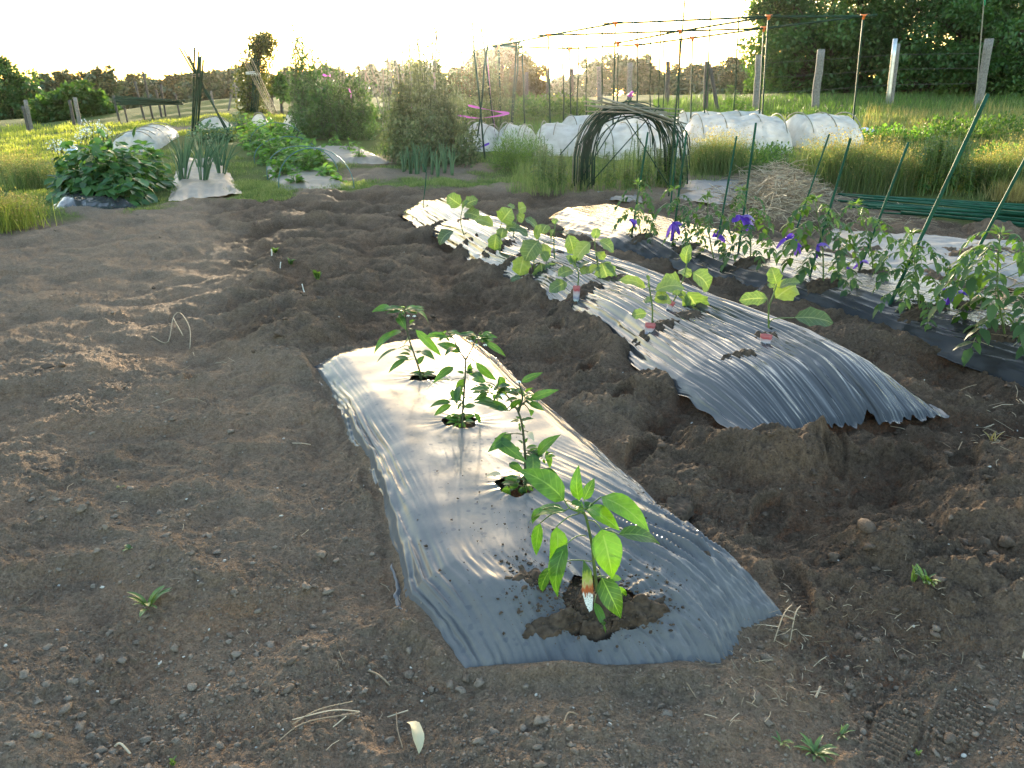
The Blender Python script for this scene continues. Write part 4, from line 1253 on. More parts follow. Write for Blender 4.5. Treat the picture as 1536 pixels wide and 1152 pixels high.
# --- tomatoes
def tomato(px, py, top, label, n=15, spread=1.0, seed=0):
    rr = random.Random(seed)
    b = g1(px, py); Y = b[1]; k = mpp(Y)
    t = at(top[0], top[1], Y + .02); t = np.array(t)
    root = thing("tomato_plant", label, "tomato plant", b, "tomato plants tied to stakes")
    H = np.linalg.norm(t - b)
    mid = (b + t) / 2 + np.array([rr.uniform(-.03, .03), rr.uniform(-.03, .03), 0])
    S = smooth_path([b - np.array([0, 0, .03]), mid, t], 12)
    sm = MB(); sm.tube(S, np.linspace(.006, .003, 12), 6)
    fm = MB()
    P, D, Nn, L, W, A = [], [], [], [], [], []
    for i in range(n):
        f = .12 + .86 * (i + rr.random() * .6) / n
        p = S[min(11, int(f * 11))]; a = i * 2.4 + rr.uniform(-.5, .5)
        Lr = (.17 + .06 * rr.random()) * spread * (.55 + .6 * math.sin(min(1, f * 1.1) * 2.6 + .25)) * (H / .42) ** .5
        h = np.array([math.cos(a), math.sin(a), 0])
        q0 = p + np.array([0, 0, .0]); q1 = p + h * Lr * .45 + np.array([0, 0, Lr * .28]); q2 = p + h * Lr * .85 + np.array([0, 0, Lr * .08]); q3 = p + h * Lr + np.array([0, 0, -Lr * .25])
        path = smooth_path([q0, q1, q2, q3], 9)
        sm.tube(path, np.linspace(.0022, .001, 9), 4, cap=False)
        side = np.array([-h[1], h[0], 0])
        sh = rr.random()
        for j in (3, 4, 5, 6, 7):
            for sg in (-1, 1):
                ll = Lr * (.34 if j % 2 else .20) * rr.uniform(.8, 1.15)
                P.append(path[j]); D.append(side * sg * .8 + h * .45 + np.array([0, 0, -.45 + rr.uniform(-.25, .2)])); Nn.append(np.array([0, 0, 1]) + h * .2); L.append(ll); W.append(ll * .50); A.append(sh * .7 + .3 * rr.random())
        P.append(path[8]); D.append(h * .7 + np.array([0, 0, -.8])); Nn.append(np.array([0, 0, 1]) + h * .5); L.append(Lr * .38); W.append(Lr * .2); A.append(sh)
    # pinched growing tip
    for _ in range(14):
        v = np.array([rr.uniform(-1, 1), rr.uniform(-1, 1), rr.uniform(.0, 1)])
        P.append(S[-1] + v * .01); D.append(v); Nn.append(np.array([rr.uniform(-1, 1), rr.uniform(-1, 1), 1.0])); L.append(.05); W.append(.018); A.append(.9)
    cloud(fm, np.array(P), np.array(D), np.array(Nn), np.array(L), np.array(W), np.array(A), fold=.22)
    part(root, "foliage", fm, M["tomato"]); part(root, "stem", sm, M["stem"])


TOM = [(963, 357, (958, 276), "tomato plant at the far left of the row, tied to the first short stake", 14, .8),
       (1034, 372, (1012, 285), "tomato plant with a curled pale top beside the second purple bow", 15, .8),
       (1072, 388, (1062, 296), "loose tomato plant between the second and third purple bows, leaves hanging", 12, .8),
       (1126, 394, (1112, 286), "tomato plant leaning on the stake with the large fluttering purple bow", 16, .8),
       (1236, 430, (1222, 300), "tall wide tomato plant among four purple ties, before the straw heap", 20, .95),
       (1312, 412, (1284, 308), "airy tomato plant with arching branch behind the bed's middle, beside a small bow", 13, .9),
       (1382, 472, (1366, 352), "dense tomato plant over the big dark purple bow, at the tall leaning stake", 21, .8),
       (1462, 466, (1452, 392), "low tomato plant in front of the grey film beside the double purple ribbon", 14, .8),
       (1512, 508, (1500, 352), "large tomato plant at the right edge, sprawling over the film", 24, 1.0)]
for i, (px, py, tp, lab, n_, sp_) in enumerate(TOM):
    tomato(px, py, tp, lab, n_, sp_, 100 + i)


def pole(name, b, t, r, mat, label, cat, group, cap=True, ends=None):
    mb = MB(); P = np.linspace(b, t, 14)
    rr = r * (1 + .10 * (np.arange(14) % 2 == 0)) if name == "garden_stake" else r
    mb.tube(P, rr, 8)
    o = solo(name, mb, mat, label, cat, loc=b, group=group)
    return o


def lean_pole(bpx, tpx, r, dy=0.0, sink=.12):
    b = g1(*bpx); t = at(*tpx, b[1] + dy); b = b - unit(t - b) * sink
    return b, t


ST = [((947, 356), (972, 198), "short green stake at the far left tomato plant"), ((1004, 326), (1017, 201), "thin stake just behind the two at the left end of the tomato row"),
      ((1008, 370), (1030, 197), "green stake carrying the second purple bow from the left"), ((1078, 352), (1105, 204), "stake rising from the dry straw, with a dark purple tie low down"),
      ((1107, 382), (1134, 184), "green stake with the large fluttering purple bow"), ((1192, 352), (1244, 201), "leaning stake in front of the straw heap, left of a near-parallel one"),
      ((1214, 416), (1276, 207), "leaning green stake wrapped in a long dark purple ribbon"), ((1288, 408), (1363, 213), "leaning stake whose top stands before the dark goldenrod clump"),
      ((1334, 458), (1482, 141), "longest thick leaning stake with a pale cut top"), ((1436, 432), (1590, 140), "thick leaning stake that runs out of the right edge")]
for b, t, lab in ST:
    p, q = lean_pole(b, t, 0)
    pole("garden_stake", p, q, .0085 if b[0] < 1300 else .0105, M["pole"], lab, "stake", "green stakes in the tomato bed")


def bow(px, py, size, label, n=5, seed=0, dark=.5):
    rr = random.Random(seed)
    b = None
    # depth of the tomato row at this pixel: nearest plant base along the row
    q = min(TOM, key=lambda t: abs(t[0] - px)); Y = g1(q[0], q[1])[1] - .05
    p = at(px, py, Y); k = mpp(Y); s = size * k * .62
    mb = MB()
    for i in range(n):
        a = rr.uniform(0, 6.28) if i else rr.uniform(-.4, .4)
        d = unit(np.array([math.cos(a), rr.uniform(-.6, .3), math.sin(a) * .8])); up = unit(np.array([rr.uniform(-.4, .4), -1, rr.uniform(.2, .9)]))
        L = s * rr.uniform(.6, 1.1); m = 9; wv = rr.uniform(.25, .5)
        t = np.linspace(0, 1, m)
        sd_ = unit(np.cross(d, up))
        mid = p + d * (t * L)[:, None] + up * (np.sin(t * 3.0) * L * .25)[:, None] + np.array([0, 0, -1]) * (t ** 2 * L * .35)[:, None]
        wd = s * .17 * (.35 + .8 * np.sin(t * 2.6 + .3)) * rr.uniform(.7, 1.2)
        tw = np.sin(t * 4 * wv + i)
        V = np.concatenate([mid + sd_ * wd[:, None] + up * (tw * wd)[:, None], mid - sd_ * wd[:, None] - up * (tw * wd * .4)[:, None]])
        j = np.arange(m - 1)
        mb.add(V, None, np.stack([j, j + 1, j + 1 + m, j + m], -1), rr.random())
    mb.tube([p - [0, 0, s * .12], p, p + [0, 0, s * .12]], s * .10, 6, .3)
    solo("ribbon", mb, M["violet"], label, "ribbon", loc=p, group="purple ribbons tying the tomatoes")


for i, (px, py, s_, lab, n_) in enumerate([(945, 330, 22, "faded purple ribbon at the far left end of the tomato row", 4), (1010, 335, 30, "purple ribbon bow on the second green stake from the left", 6),
                                           (1074, 354, 22, "dark crumpled purple ribbon low on the stake by the straw", 4), (1112, 326, 34, "largest fluttering purple ribbon, streaming up to the left", 5),
                                           (1180, 358, 30, "light purple ribbon with loose ends left of the leaning stake", 4), (1194, 366, 22, "violet ribbon knot beneath the light purple one", 4),
                                           (1227, 368, 26, "dark purple ribbon wound lengthwise along a leaning stake", 4), (1292, 392, 20, "small ruffled purple ribbon on its own above the film", 4), (1268, 402, 13, "tiny scrap of purple ribbon beside the ruffled one", 3),
                                           (1342, 444, 36, "big dark purple bow with open loops at the dense tomato", 6), (1420, 442, 26, "left half of the double purple ribbon on the low tomato", 5), (1444, 440, 26, "right half of the double purple ribbon on the low tomato", 5),
                                           (1531, 506, 22, "purple ribbon cut by the right edge of the picture, near the film", 4)]):
    bow(px, py, s_, lab, n_, 40 + i)

# --- green poles lying on the ground at right
rp = random.Random(8)
root_b = [(1244, 296), (1248, 300), (1252, 304), (1256, 296), (1262, 302), (1266, 308), (1280, 300), (1290, 310), (1300, 316), (1312, 322), (1300, 306), (1322, 320), (1340, 318), (1268, 298), (1285, 306), (1330, 312), (1276, 312), (1350, 322)]
for i, (px, py) in enumerate(root_b):
    a = g1(px, py + 6); c = g1(px + 420 + rp.uniform(-60, 60), py + 44 + rp.uniform(-14, 12))
    lay = .03 + .022 * (i % 5) + rp.uniform(0, .01)
    a = a + [0, 0, lay]; c = c + [0, 0, lay + rp.uniform(-.01, .03)]
    r = rp.choice([.010, .011, .013, .016])
    mb = MB(); mb.tube(np.linspace(a, c, 8), r, 8)
    solo("garden_pole", mb, M["pole"], "green plastic-coated pole lying in the loose pile on the ground at right", "pole", loc=a, group="green poles piled on the ground")


# --- weeds and litter on the bare soil
def rosette(px, py, n, L, label, mat="weed", up=.5, seed=0, w_=.16, name="weed"):
    rr = random.Random(seed); b = g1(px, py); b[2] = ground_height(b[0:1], b[1:2])[0]
    k = mpp(b[1]); mb = MB()
    for i in range(n):
        a = rr.uniform(0, 6.28); d = np.array([math.cos(a), math.sin(a), up * rr.uniform(.5, 1.6)])
        l = L * k * rr.uniform(.6, 1.1); p = b + np.array([rr.uniform(-1, 1), rr.uniform(-1, 1), 0]) * l * .12
        leaf_blade(mb, p + unit(d) * l * .1, p + unit(d) * l, l * w_ * rr.uniform(.8, 1.3), [0, 0, 1], .14, "weed", .3)
    return solo(name, mb, M[mat], label, "weed", loc=b, group="weeds on the bare soil")


M["weedl"] = bigleaf("soil_weed_leaf", (.075, .14, .045), (.16, .22, .1), trans=.35)
rosette(224, 920, 14, 46, "grassy weed rosette with narrow blue-green leaves on the bare soil at left", "weedl", .55, 1, .20)
rosette(197, 838, 5, 15, "tiny pale two-leaved weed above the left rosette", "weedl", .3, 2, .5)
rosette(1384, 905, 16, 34, "spreading grassy weed on soil right of the near film's corner", "weedl", .7, 3, .18)
rosette(1365, 893, 7, 34, "upright pair of grass leaves beside the spreading weed", "weedl", 2.5, 13, .14)
rosette(1222, 1128, 26, 42, "large patch of low grassy weed at the bottom right", "weedl", .4, 4, .16)
rosette(1262, 1095, 9, 30, "thin weed tuft behind the bottom right patch", "weedl", .5, 14, .14)
rosette(1172, 1120, 8, 24, "small weed left of the bottom right patch", "weedl", .6, 15, .2)
rosette(1380, 1118, 5, 13, "tiny weed sprout right of the bottom right patch", "weedl", 1.2, 5, .4)
rosette(261, 1150, 5, 24, "weed sprout cut by the bottom edge at left", "weedl", 1.6, 6, .3)
rosette(478, 432, 14, 18, "bushy little green seedling on dark soil, right of two white sticks", "weed", 2.2, 7, .3)
rosette(437, 400, 7, 13, "small yellow-green seedling by the middle white stick", "weed", 1.5, 8, .5)
rosette(413, 380, 8, 12, "pale yellow-green seedling by the farthest white stick", "weed", 1.5, 9, .5)
rosette(183, 742, 3, 8, "speck of green sprout on the left soil slope", "weedl", .6, 10, .5)
rosette(1490, 660, 8, 24, "dry weed tuft on the soil at the far right", "drygrass", 1.0, 11, .08)


def stick(px, py, qx, qy, r, label, mat="straw", h=0.01, name="dry_stalk", cat="stalk", group="dry stalks on the soil", stand=False):
    a = g1(px, py); a[2] = ground_height(a[0:1], a[1:2])[0] + .004
    if stand:
        b = at(qx, qy, a[1])
    else:
        b = g1(qx, qy); b[2] = ground_height(b[0:1], b[1:2])[0] + h
    m = (a + b) / 2 + np.array([0, 0, h]) + RNG.normal(size=3) * .006
    mb = MB(); mb.tube(smooth_path([a, m, b], 8), r, 5, .6)
    return solo(name, mb, M[mat], label, cat, loc=a, group=group)


M["stickw"] = simple("white_stick", (.6, .58, .53), .6)
stick(406, 389, 407, 374, .006, "short white marker stick farthest back on the dark soil", "stickw", 0, "marker_stick", "marker", "white sticks marking seedlings", True)
stick(421, 410, 421, 393, .004, "thin white marker stick beside the yellow-green seedling", "stickw", 0, "marker_stick", "marker", "white sticks marking seedlings", True)
stick(457, 444, 453, 426, .004, "leaning white marker stick nearest the bushy seedling", "stickw", 0, "marker_stick", "marker", "white sticks marking seedlings", True)


def stalk(paths, r, label, mat="straw"):
    mb = MB(); first = None
    for path in paths:
        P = []
        for (px, py, h) in path:
            a = g1(px, py); a[2] = ground_height(a[0:1], a[1:2])[0] + h; P.append(a)
        if first is None: first = P[0]
        mb.tube(smooth_path(P, 4 * len(P)), r, 5, R.random())
    return solo("dry_stalk", mb, M[mat], label, "stalk", loc=first, group="dry stalks on the soil")


stalk([[(228, 503, .004), (250, 505, .01), (262, 492, .05), (273, 487, .06), (285, 496, .03), (283, 511, .004)], [(262, 492, .05), (274, 500, .01)]], .003, "bent pale dry stalk arching over the soil, left of the seedlings")
stalk([[(420, 1122, .005), (460, 1092, .012), (540, 1080, .02)], [(440, 1098, .01), (480, 1085, .03), (530, 1062, .03)], [(440, 1092, .01), (500, 1078, .025), (540, 1068, .01)], [(500, 1095, .01), (520, 1082, .02)]], .0013, "branched straw-coloured stalk lying at the bottom left of the near film")
stalk([[(552, 1004, .004), (568, 1012, .012), (585, 1024, .006)]], .0022, "single short white stalk left of the near film's front")
stalk([[(604, 1120, .004), (596, 1090, .02), (594, 1062, .02)], [(580, 1064, .01), (612, 1060, .012)]], .0014, "thin crossed stalks beside the dead leaf")
stalk([[(1160, 968, .004), (1172, 945, .02), (1185, 925, .02)], [(1185, 962, .004), (1190, 940, .02), (1198, 928, .015)], [(1172, 945, .02), (1190, 945, .02)]], .0015, "little cluster of white straw stubs at the near film's right corner")
stalk([[(1224, 1042, .004), (1232, 1022, .012)]], .003, "pale straw stub on soil below the near film's right corner")
stalk([[(1530, 1002, .004), (1534, 985, .04), (1536, 972, .01)]], .0022, "looped dry stalk at the right edge of the picture")
stalk([[(845, 1118, .004), (852, 1104, .02), (866, 1102, .01)]], .0016, "tiny curled stalk below the near film's front edge")
stalk([[(195, 1128, .004), (182, 1120, .012), (172, 1117, .006)]], .0024, "tan twig at the bottom left corner")
# a dead leaf
mb = MB(); a = g1(612, 1092); b = g1(628, 1138); a[2] = ground_height(a[0:1], a[1:2])[0] + .035; b[2] = ground_height(b[0:1], b[1:2])[0] + .01
leaf_blade(mb, a, b, .028, unit(VIEW - a) + np.array([.5, 0, 0]), .2, "weed", .5, .5, .1)
solo("dead_leaf", mb, M["wilt"], "curled greyish dead leaf on the soil at the bottom, left of the picture's middle", "leaf", loc=b)


# straw and chaff
def straws(mb, px, py, n, sx, sy, L, r, h=.0, wild=.3):
    cx = px + RNG.normal(size=n) * sx; cy = py + RNG.normal(size=n) * sy
    P = G(cx, cy); P[:, 2] = ground_height(P[:, 0], P[:, 1]) + h * RNG.random(n) * np.exp(-((cx - px) / sx) ** 2 / 3) + .006
    a = RNG.random(n) * 6.28
    D = unit(np.stack([np.cos(a), np.sin(a), RNG.normal(size=n) * wild], 1))
    Ls = L * (.3 + RNG.random(n))
    for p, d, l in zip(P, D, Ls):
        s = np.cross(d, [0, 0, 1]); bend = RNG.normal() * .2 * l
        mb.tube([p - d * l / 2, p + s * bend * .5 + np.array([0, 0, abs(bend)]) * .3, p + d * l / 2], r * (.6 + RNG.random()), 3, RNG.random(), cap=False)


mb = MB()
straws(mb, 1168, 300, 3200, 36, 13, .30, .0036, .34, .4)
straws(mb, 1120, 330, 500, 70, 10, .25, .0025, .05)
straws(mb, 1500, 450, 260, 40, 30, .22, .0025, .06)
straws(mb, 1290, 330, 260, 60, 12, .25, .0022, .03)
stuff("straw", mb, M["straw"], "heap of dry straw behind the tomato row")
mb = MB()
straws(mb, 1180, 985, 70, 60, 45, .035, .0007, .012)
straws(mb, 1320, 940, 60, 90, 45, .035, .0007, .01)
straws(mb, 1120, 1060, 40, 50, 30, .03, .0006, .01)
straws(mb, 450, 850, 70, 260, 170, .03, .0006, .008)
straws(mb, 1480, 650, 50, 45, 30, .08, .0012, .015)
straws(mb, 300, 560, 40, 200, 100, .07, .0012, .01)
stuff("straw_litter", mb, M["straw"])

# ================================================================== THE GARDEN BEYOND
def hp(px, py):
    return g1(px, py)


def crown_cloud(mb, c, r, n, L, W, rnd0=.5, clumps=22, dens=.62, kite=True, up=.25):
    """leaves gathered in clumps through an uneven volume"""
    c = np.asarray(c, float); r = np.asarray(r, float)
    q = rdir(clumps) * (RNG.random((clumps, 1)) ** .42)
    q[:, 2] = np.where(q[:, 2] < -.55, q[:, 2] * .5, q[:, 2])
    cc = c + q * r
    cs = r.mean() * (.15 + .19 * RNG.random(clumps))
    sh = RNG.random(clumps)
    i = RNG.integers(0, clumps, n)
    g = rdir(n) * (RNG.random((n, 1)) ** .33)
    P = cc[i] + g * cs[i][:, None] * np.array([1.15, 1.15, .75])
    D = unit(rdir(n) + g * .9 + np.array([0, 0, up - .3])); Nn = unit(rdir(n) * .7 + np.array([0, 0, 1.0]))
    cloud(mb, P, D, Nn, L * (.6 + .8 * RNG.random(n)), W * (.6 + .8 * RNG.random(n)), np.clip(sh[i] * .55 + .45 * RNG.random(n), 0, 1), kite=kite)
    return cc, cs


def tree(name, label, basepx, Y, crowns, leafm, nleaf, L, group=None, trunk_r=.2, lean=0.0, barkm="bark", clumps=26, cat="tree"):
    """crowns: list of (px, py, half width px, half height px) in the photo at depth Y; limbs reach every clump"""
    rr = RNG
    b = at(basepx[0], basepx[1], Y); b[2] = T(b[0], b[1]) - .1
    root = thing(name, label, cat, b, group)
    k = mpp(Y)
    cb = MB(); tb = MB(); tot = sum(c[2] * c[3] for c in crowns)
    top = None
    for (px, py, hw, hh) in crowns:
        c = at(px, py, Y + rr.uniform(-.1, .1) * hw * k)
        r = np.array([hw * k, hw * k * .9, hh * k])
        cc, cs = crown_cloud(cb, c, r, int(nleaf * hw * hh / tot), L, L * .62, clumps=clumps)
        st = lerp(b, c, .35); st[0] = lerp(b[0], c[0], .2)
        tb.tube(smooth_path([b, st, lerp(st, c, .75)], 8), np.linspace(trunk_r, trunk_r * .35, 8), 8)
        for q in cc[::2]:
            m = lerp(lerp(b, c, .5), q, .45) + rr.normal(size=3) * .05 * hw * k
            tb.tube(smooth_path([lerp(b, c, .45 + .3 * rr.random()), m, q], 6), np.linspace(trunk_r * .3, trunk_r * .05, 6), 5, cap=False)
    part(root, "crown", cb, M[leafm]); part(root, "trunk", tb, M[barkm])
    return root


# --- big trees at right, beyond the fence
tree("broadleaf_tree", "huge dark broadleaf tree filling the upper right, left one of the pair", (1262, 160), 34, [(1235, 62, 100, 84), (1320, 30, 90, 95), (1200, 110, 68, 42), (1290, 118, 80, 36), (1180, 20, 48, 60)], "tree", 52000, .17, "big trees behind the fence", .45, clumps=58)
tree("broadleaf_tree", "dark green broadleaf tree at the upper right corner with layered drooping boughs", (1475, 165), 31, [(1450, 55, 100, 90), (1530, 80, 85, 80), (1400, 110, 70, 45), (1500, 128, 90, 32), (1620, 60, 90, 100), (1440, -20, 80, 60)], "tree", 54000, .17, "big trees behind the fence", .42, clumps=58)
tree("broadleaf_tree", "small bushy tree half in shade, on the left edge of the huge right-hand tree", (1165, 160), 38, [(1160, 130, 38, 30), (1195, 140, 36, 24)], "tree", 9000, .16, "big trees behind the fence", .14)
# --- tree in front of the setting sun
tree("broadleaf_tree", "brownish tree glowing in front of the setting sun, in the middle of the horizon", (752, 168), 44, [(752, 104, 44, 32), (785, 122, 30, 34), (715, 118, 34, 28), (748, 84, 24, 12), (690, 132, 26, 22), (772, 140, 44, 24)], "treeb", 26000, .19, None, .22, clumps=26)
# --- left horizon
tree("broadleaf_tree", "dark rounded tree at the far left edge of the picture", (14, 190), 40, [(12, 142, 46, 40), (-40, 140, 50, 50), (30, 165, 30, 26)], "tree", 16000, .2, None, .25)
tree("thin_tree", "sparse tall tree with open crown, just right of the dark far-left tree", (80, 178), 60, [(80, 122, 24, 20), (62, 128, 14, 14), (98, 128, 12, 12)], "wood", 2400, .34, None, .16, clumps=14)
tree("thin_tree", "sparse tall tree with two-tiered crown, above the low orchard tree", (150, 172), 60, [(152, 116, 18, 14), (122, 124, 16, 12), (160, 130, 16, 14), (142, 136, 26, 12)], "wood", 2800, .34, None, .16, clumps=14)
tree("orchard_tree", "low wide spreading orchard tree behind the leaning posts at left", (118, 190), 30, [(122, 158, 42, 26), (95, 165, 30, 20), (148, 162, 22, 20), (70, 172, 26, 18)], "weedd", 8000, .2, None, .12)
tree("garden_tree", "dark little conical evergreen beside the ivy-covered stump", (421, 152), 24, [(421, 140, 11, 12), (421, 128, 8, 12), (420, 119, 5, 7)], "tree", 1800, .12, None, .06, clumps=14)
tree("garden_tree", "small yellow-green bushy tree between the ivy stump and the tall pea vines", (408, 152), 27, [(407, 122, 10, 12), (400, 134, 14, 14)], "ivy", 1600, .13, None, .06, clumps=12)

# --- far woods (one mass)
mb = MB(); tb = MB()
woods = [(165, 150, 26, 26), (190, 148, 26, 26), (215, 150, 30, 34), (235, 136, 18, 18), (250, 150, 30, 30), (275, 152, 28, 30), (300, 150, 26, 30), (322, 134, 26, 26), (345, 134, 26, 28), (365, 138, 22, 24), (440, 138, 28, 26),
         (470, 132, 30, 26), (505, 130, 28, 24), (535, 136, 26, 24), (560, 122, 26, 26), (590, 118, 26, 24), (620, 116, 28, 24), (650, 118, 28, 26), (680, 126, 26, 24), (600, 146, 60, 20), (520, 148, 60, 18),
         (175, 136, 24, 22), (205, 132, 26, 20), (228, 126, 20, 18), (262, 130, 28, 22), (290, 132, 26, 22), (315, 128, 24, 22), (345, 126, 26, 24), (375, 128, 24, 22), (405, 130, 26, 22), (435, 126, 28, 24), (465, 122, 26, 24), (490, 124, 26, 22), (60, 150, 50, 26), (110, 150, 40, 22),
         (830, 138, 30, 24), (858, 132, 28, 28), (888, 122, 30, 34), (915, 112, 30, 28), (945, 108, 28, 24), (968, 114, 26, 28), (990, 128, 26, 22), (1015, 122, 28, 28), (1045, 116, 30, 28), (1075, 122, 26, 26), (1100, 116, 26, 26), (1125, 128, 26, 26),
         (900, 148, 80, 22), (1040, 148, 90, 24), (1135, 112, 22, 22), (800, 150, 40, 14), (-60, 150, 60, 40)]
for i, (px, py, hw, hh) in enumerate(woods):
    Yw = 78 + 14 * R.random(); k = mpp(Yw)
    c = at(px, py + 6, Yw)
    crown_cloud(mb, c, (hw * k, hw * k, hh * k), 2300, .42, .30, clumps=24)
stuff("far_woodland", mb, M["wood"], "hazy woods closing the view behind the gardens")
for i in range(3):   # undergrowth under the woods so no ground line shows through
    pass
mb = MB()
for px in range(-40, 1160, 22):
    Yw = 60 + 10 * R.random(); k = mpp(Yw)
    crown_cloud(mb, at(px, 166 + R.uniform(-3, 5) + (14 if px < 170 else 0), Yw), (20 * k, 20 * k, 12 * k), 420, .5, .34, clumps=12)
stuff("far_undergrowth", mb, M["wood"])
mb = MB()
for px in range(1150, 1640, 22):
    Yw = 40; k = mpp(Yw)
    crown_cloud(mb, at(px, 150 + R.uniform(-8, 6), Yw), (22 * k, 20 * k, 14 * k), 600, .24, .16, clumps=12)
stuff("hedge_undergrowth", mb, M["tree"])


# --- posts
def post(bx, tx, wpx, mat, label, group, name="fence_post", extra=None):
    b = hp(*bx); Y = b[1]; t = at(*tx, Y); k = mpp(Y)
    b = b - [0, 0, .1]
    mb = MB(); r = wpx * k / 2; P = np.linspace(b, t, 7)
    P[1:-1] += RNG.normal(size=(5, 3)) * r * .06
    mb.tube(P, r * (1 + .025 * RNG.normal(size=7)), 10)
    o = solo(name, mb, M[mat], label, "post", loc=b, group=group, smooth=True)
    return o


FG = "wooden fence posts"
for b, t, w_, m_, lab in [((1222, 166), (1232, 74), 10, "post", "weathered grey fence post before the huge tree, first right of the trellis"), ((1335, 160), (1345, 66), 9, "post", "grey fence post with a pale pipe strapped to it"),
                          ((1466, 162), (1484, 58), 11, "post", "leaning weathered fence post at the far right of the fence"), ((1134, 165), (1139, 82), 9, "post", "grey fence post at the left edge of the huge tree"),
                          ((1058, 166), (1061, 92), 7, "postd", "thin dark fence post with a diagonal brace beside it"), ((1000, 158), (1002, 92), 6, "postd", "dark fence post against the far woods, right of the two pale posts"),
                          ((944, 150), (945, 94), 7, "post", "grey fence post just above the pink-tied arch"), ((899, 150), (898, 100), 6, "post", "pale grey fence post above the left side of the arch"),
                          ((858, 156), (858, 102), 5, "postd", "dark slim fence post left of the pale grey one"), ((822, 160), (822, 106), 5, "postd", "dark fence post just right of the sunlit tree"), ((790, 160), (790, 108), 5, "postd", "shadowed fence post in front of the sunlit tree"),
                          ((112, 190), (104, 150), 4, "postd", "left one of two grey posts leaning together by the orchard tree"), ((121, 190), (112, 146), 5, "post", "right one of two grey posts leaning together by the orchard tree"),
                          ((43, 196), (34, 159), 4, "postd", "dark post right behind a whitish leaning post at far left"), ((48, 195), (38, 150), 5, "post", "whitish leaning post in the lawn at the far left"),
                          ((586, 168), (584, 130), 5, "postd", "short grey post between the two pea plantings")]:
    post(b, t, w_, m_, lab, FG)
post((1078, 166), (1064, 96), 5, "postd", "diagonal dark brace leaning against a thin fence post", FG, "fence_brace")
mb = MB(); b = hp(1330, 160); Y = b[1] - .12; t = at(1343, 58, Y); mb.tube(np.linspace(at(1331, 160, Y) - [0, 0, .1], t, 5), 3.0 * mpp(Y), 10)
solo("metal_pipe", mb, M["metal"], "pale galvanised pipe strapped to the grey fence post before the huge tree", "pipe", loc=b)
# wire along the right fence
mb = MB()
for z0 in (0, 22, 45):
    mb.tube([at(1140, 95 + z0, hp(1134, 165)[1]), at(1230, 90 + z0, hp(1222, 166)[1]), at(1343, 82 + z0, hp(1335, 160)[1]), at(1480, 80 + z0, hp(1466, 162)[1])], .006, 4, cap=False)
solo("fence_wire", mb, M["postd"], "thin wires strung between the weathered fence posts at right", "wire")
mb = MB()
# low pole rack at left: uprights and a load of green poles
for b, t, w_, lab in [((180, 184), (170, 143), 3, "leftmost upright of the pole rack, dark and leaning"), ((218, 182), (202, 122), 3, "tall leaning upright in the left half of the pole rack"), ((230, 179), (214, 107), 3, "tallest leaning upright in the middle of the pole rack"),
                      ((243, 176), (234, 134), 3, "short dark upright behind the rack's middle"), ((249, 175), (241, 126), 2.5, "thin upright right of the rack's middle"), ((270, 174), (263, 141), 2.5, "rightmost upright of the pole rack"), ((192, 184), (186, 160), 2.5, "short stub upright under the left end of the rack")]:
    post(b, t, w_, "postd", lab, "uprights of the pole rack", "rack_upright")
Yr = hp(220, 182)[1]; kr = mpp(Yr)
for i in range(16):
    a = at(174 + R.uniform(-3, 10), 146 + (i % 8) * 1.5 + R.uniform(-1, 1), Yr + R.uniform(-.25, .1)); c = at(272 + R.uniform(-14, 8), 151 + (i % 8) * .9 + R.uniform(-1.5, 1.5), Yr + R.uniform(-.25, .1))
    mb = MB(); mb.tube(np.linspace(a, c, 4), 1.0 * kr, 6)
    solo("garden_pole", mb, M["poled"], "dark green pole lying across the pole rack in the left background", "pole", loc=a, group="poles lying on the rack")
# trestle of grey sticks before the woods
for b, t, lab in [((322, 164), (316, 136), "grey stick right behind the tied tripod poles"), ((341, 166), (351, 124), "left leg of a grey stick trestle left of the ivy stump"), ((357, 164), (351, 124), "right leg of a grey stick trestle left of the ivy stump"), ((373, 162), (352, 126), "long slanting brace of the grey stick trestle")]:
    post(b, t, 2.6, "post", lab, "grey sticks left of the ivy stump", "stick")


def pole_bundle(name, label, cat, sticks, r, mat, Yb, tie=None, tiem="hoop", group=None):
    b = hp(*sticks[0][0]); Y = b[1]
    root = thing(name, label, cat, b, group)
    for bx, tx in sticks:
        dy = R.uniform(-.35, .35) * Yb
        p = at(bx[0], bx[1], Y + dy); p[2] = T(p[0], p[1]) - .05; q = at(tx[0], tx[1], Y - dy * .8)
        mb = MB(); mb.tube(np.linspace(p, q, 6), r * R.uniform(.85, 1.2), 7); part(root, "pole", mb, M[mat])
    if tie:
        c = at(tie[0], tie[1], Y); k = mpp(Y); a = np.linspace(0, 6.283 * 2, 24); rr_ = tie[2] * k
        mb = MB(); mb.tube(np.stack([c[0] + rr_ * np.cos(a), c[1] + rr_ * np.sin(a), c[2] + np.linspace(-.04, .04, 24)], 1), .012, 5); part(root, "tie", mb, M[tiem])
    return root


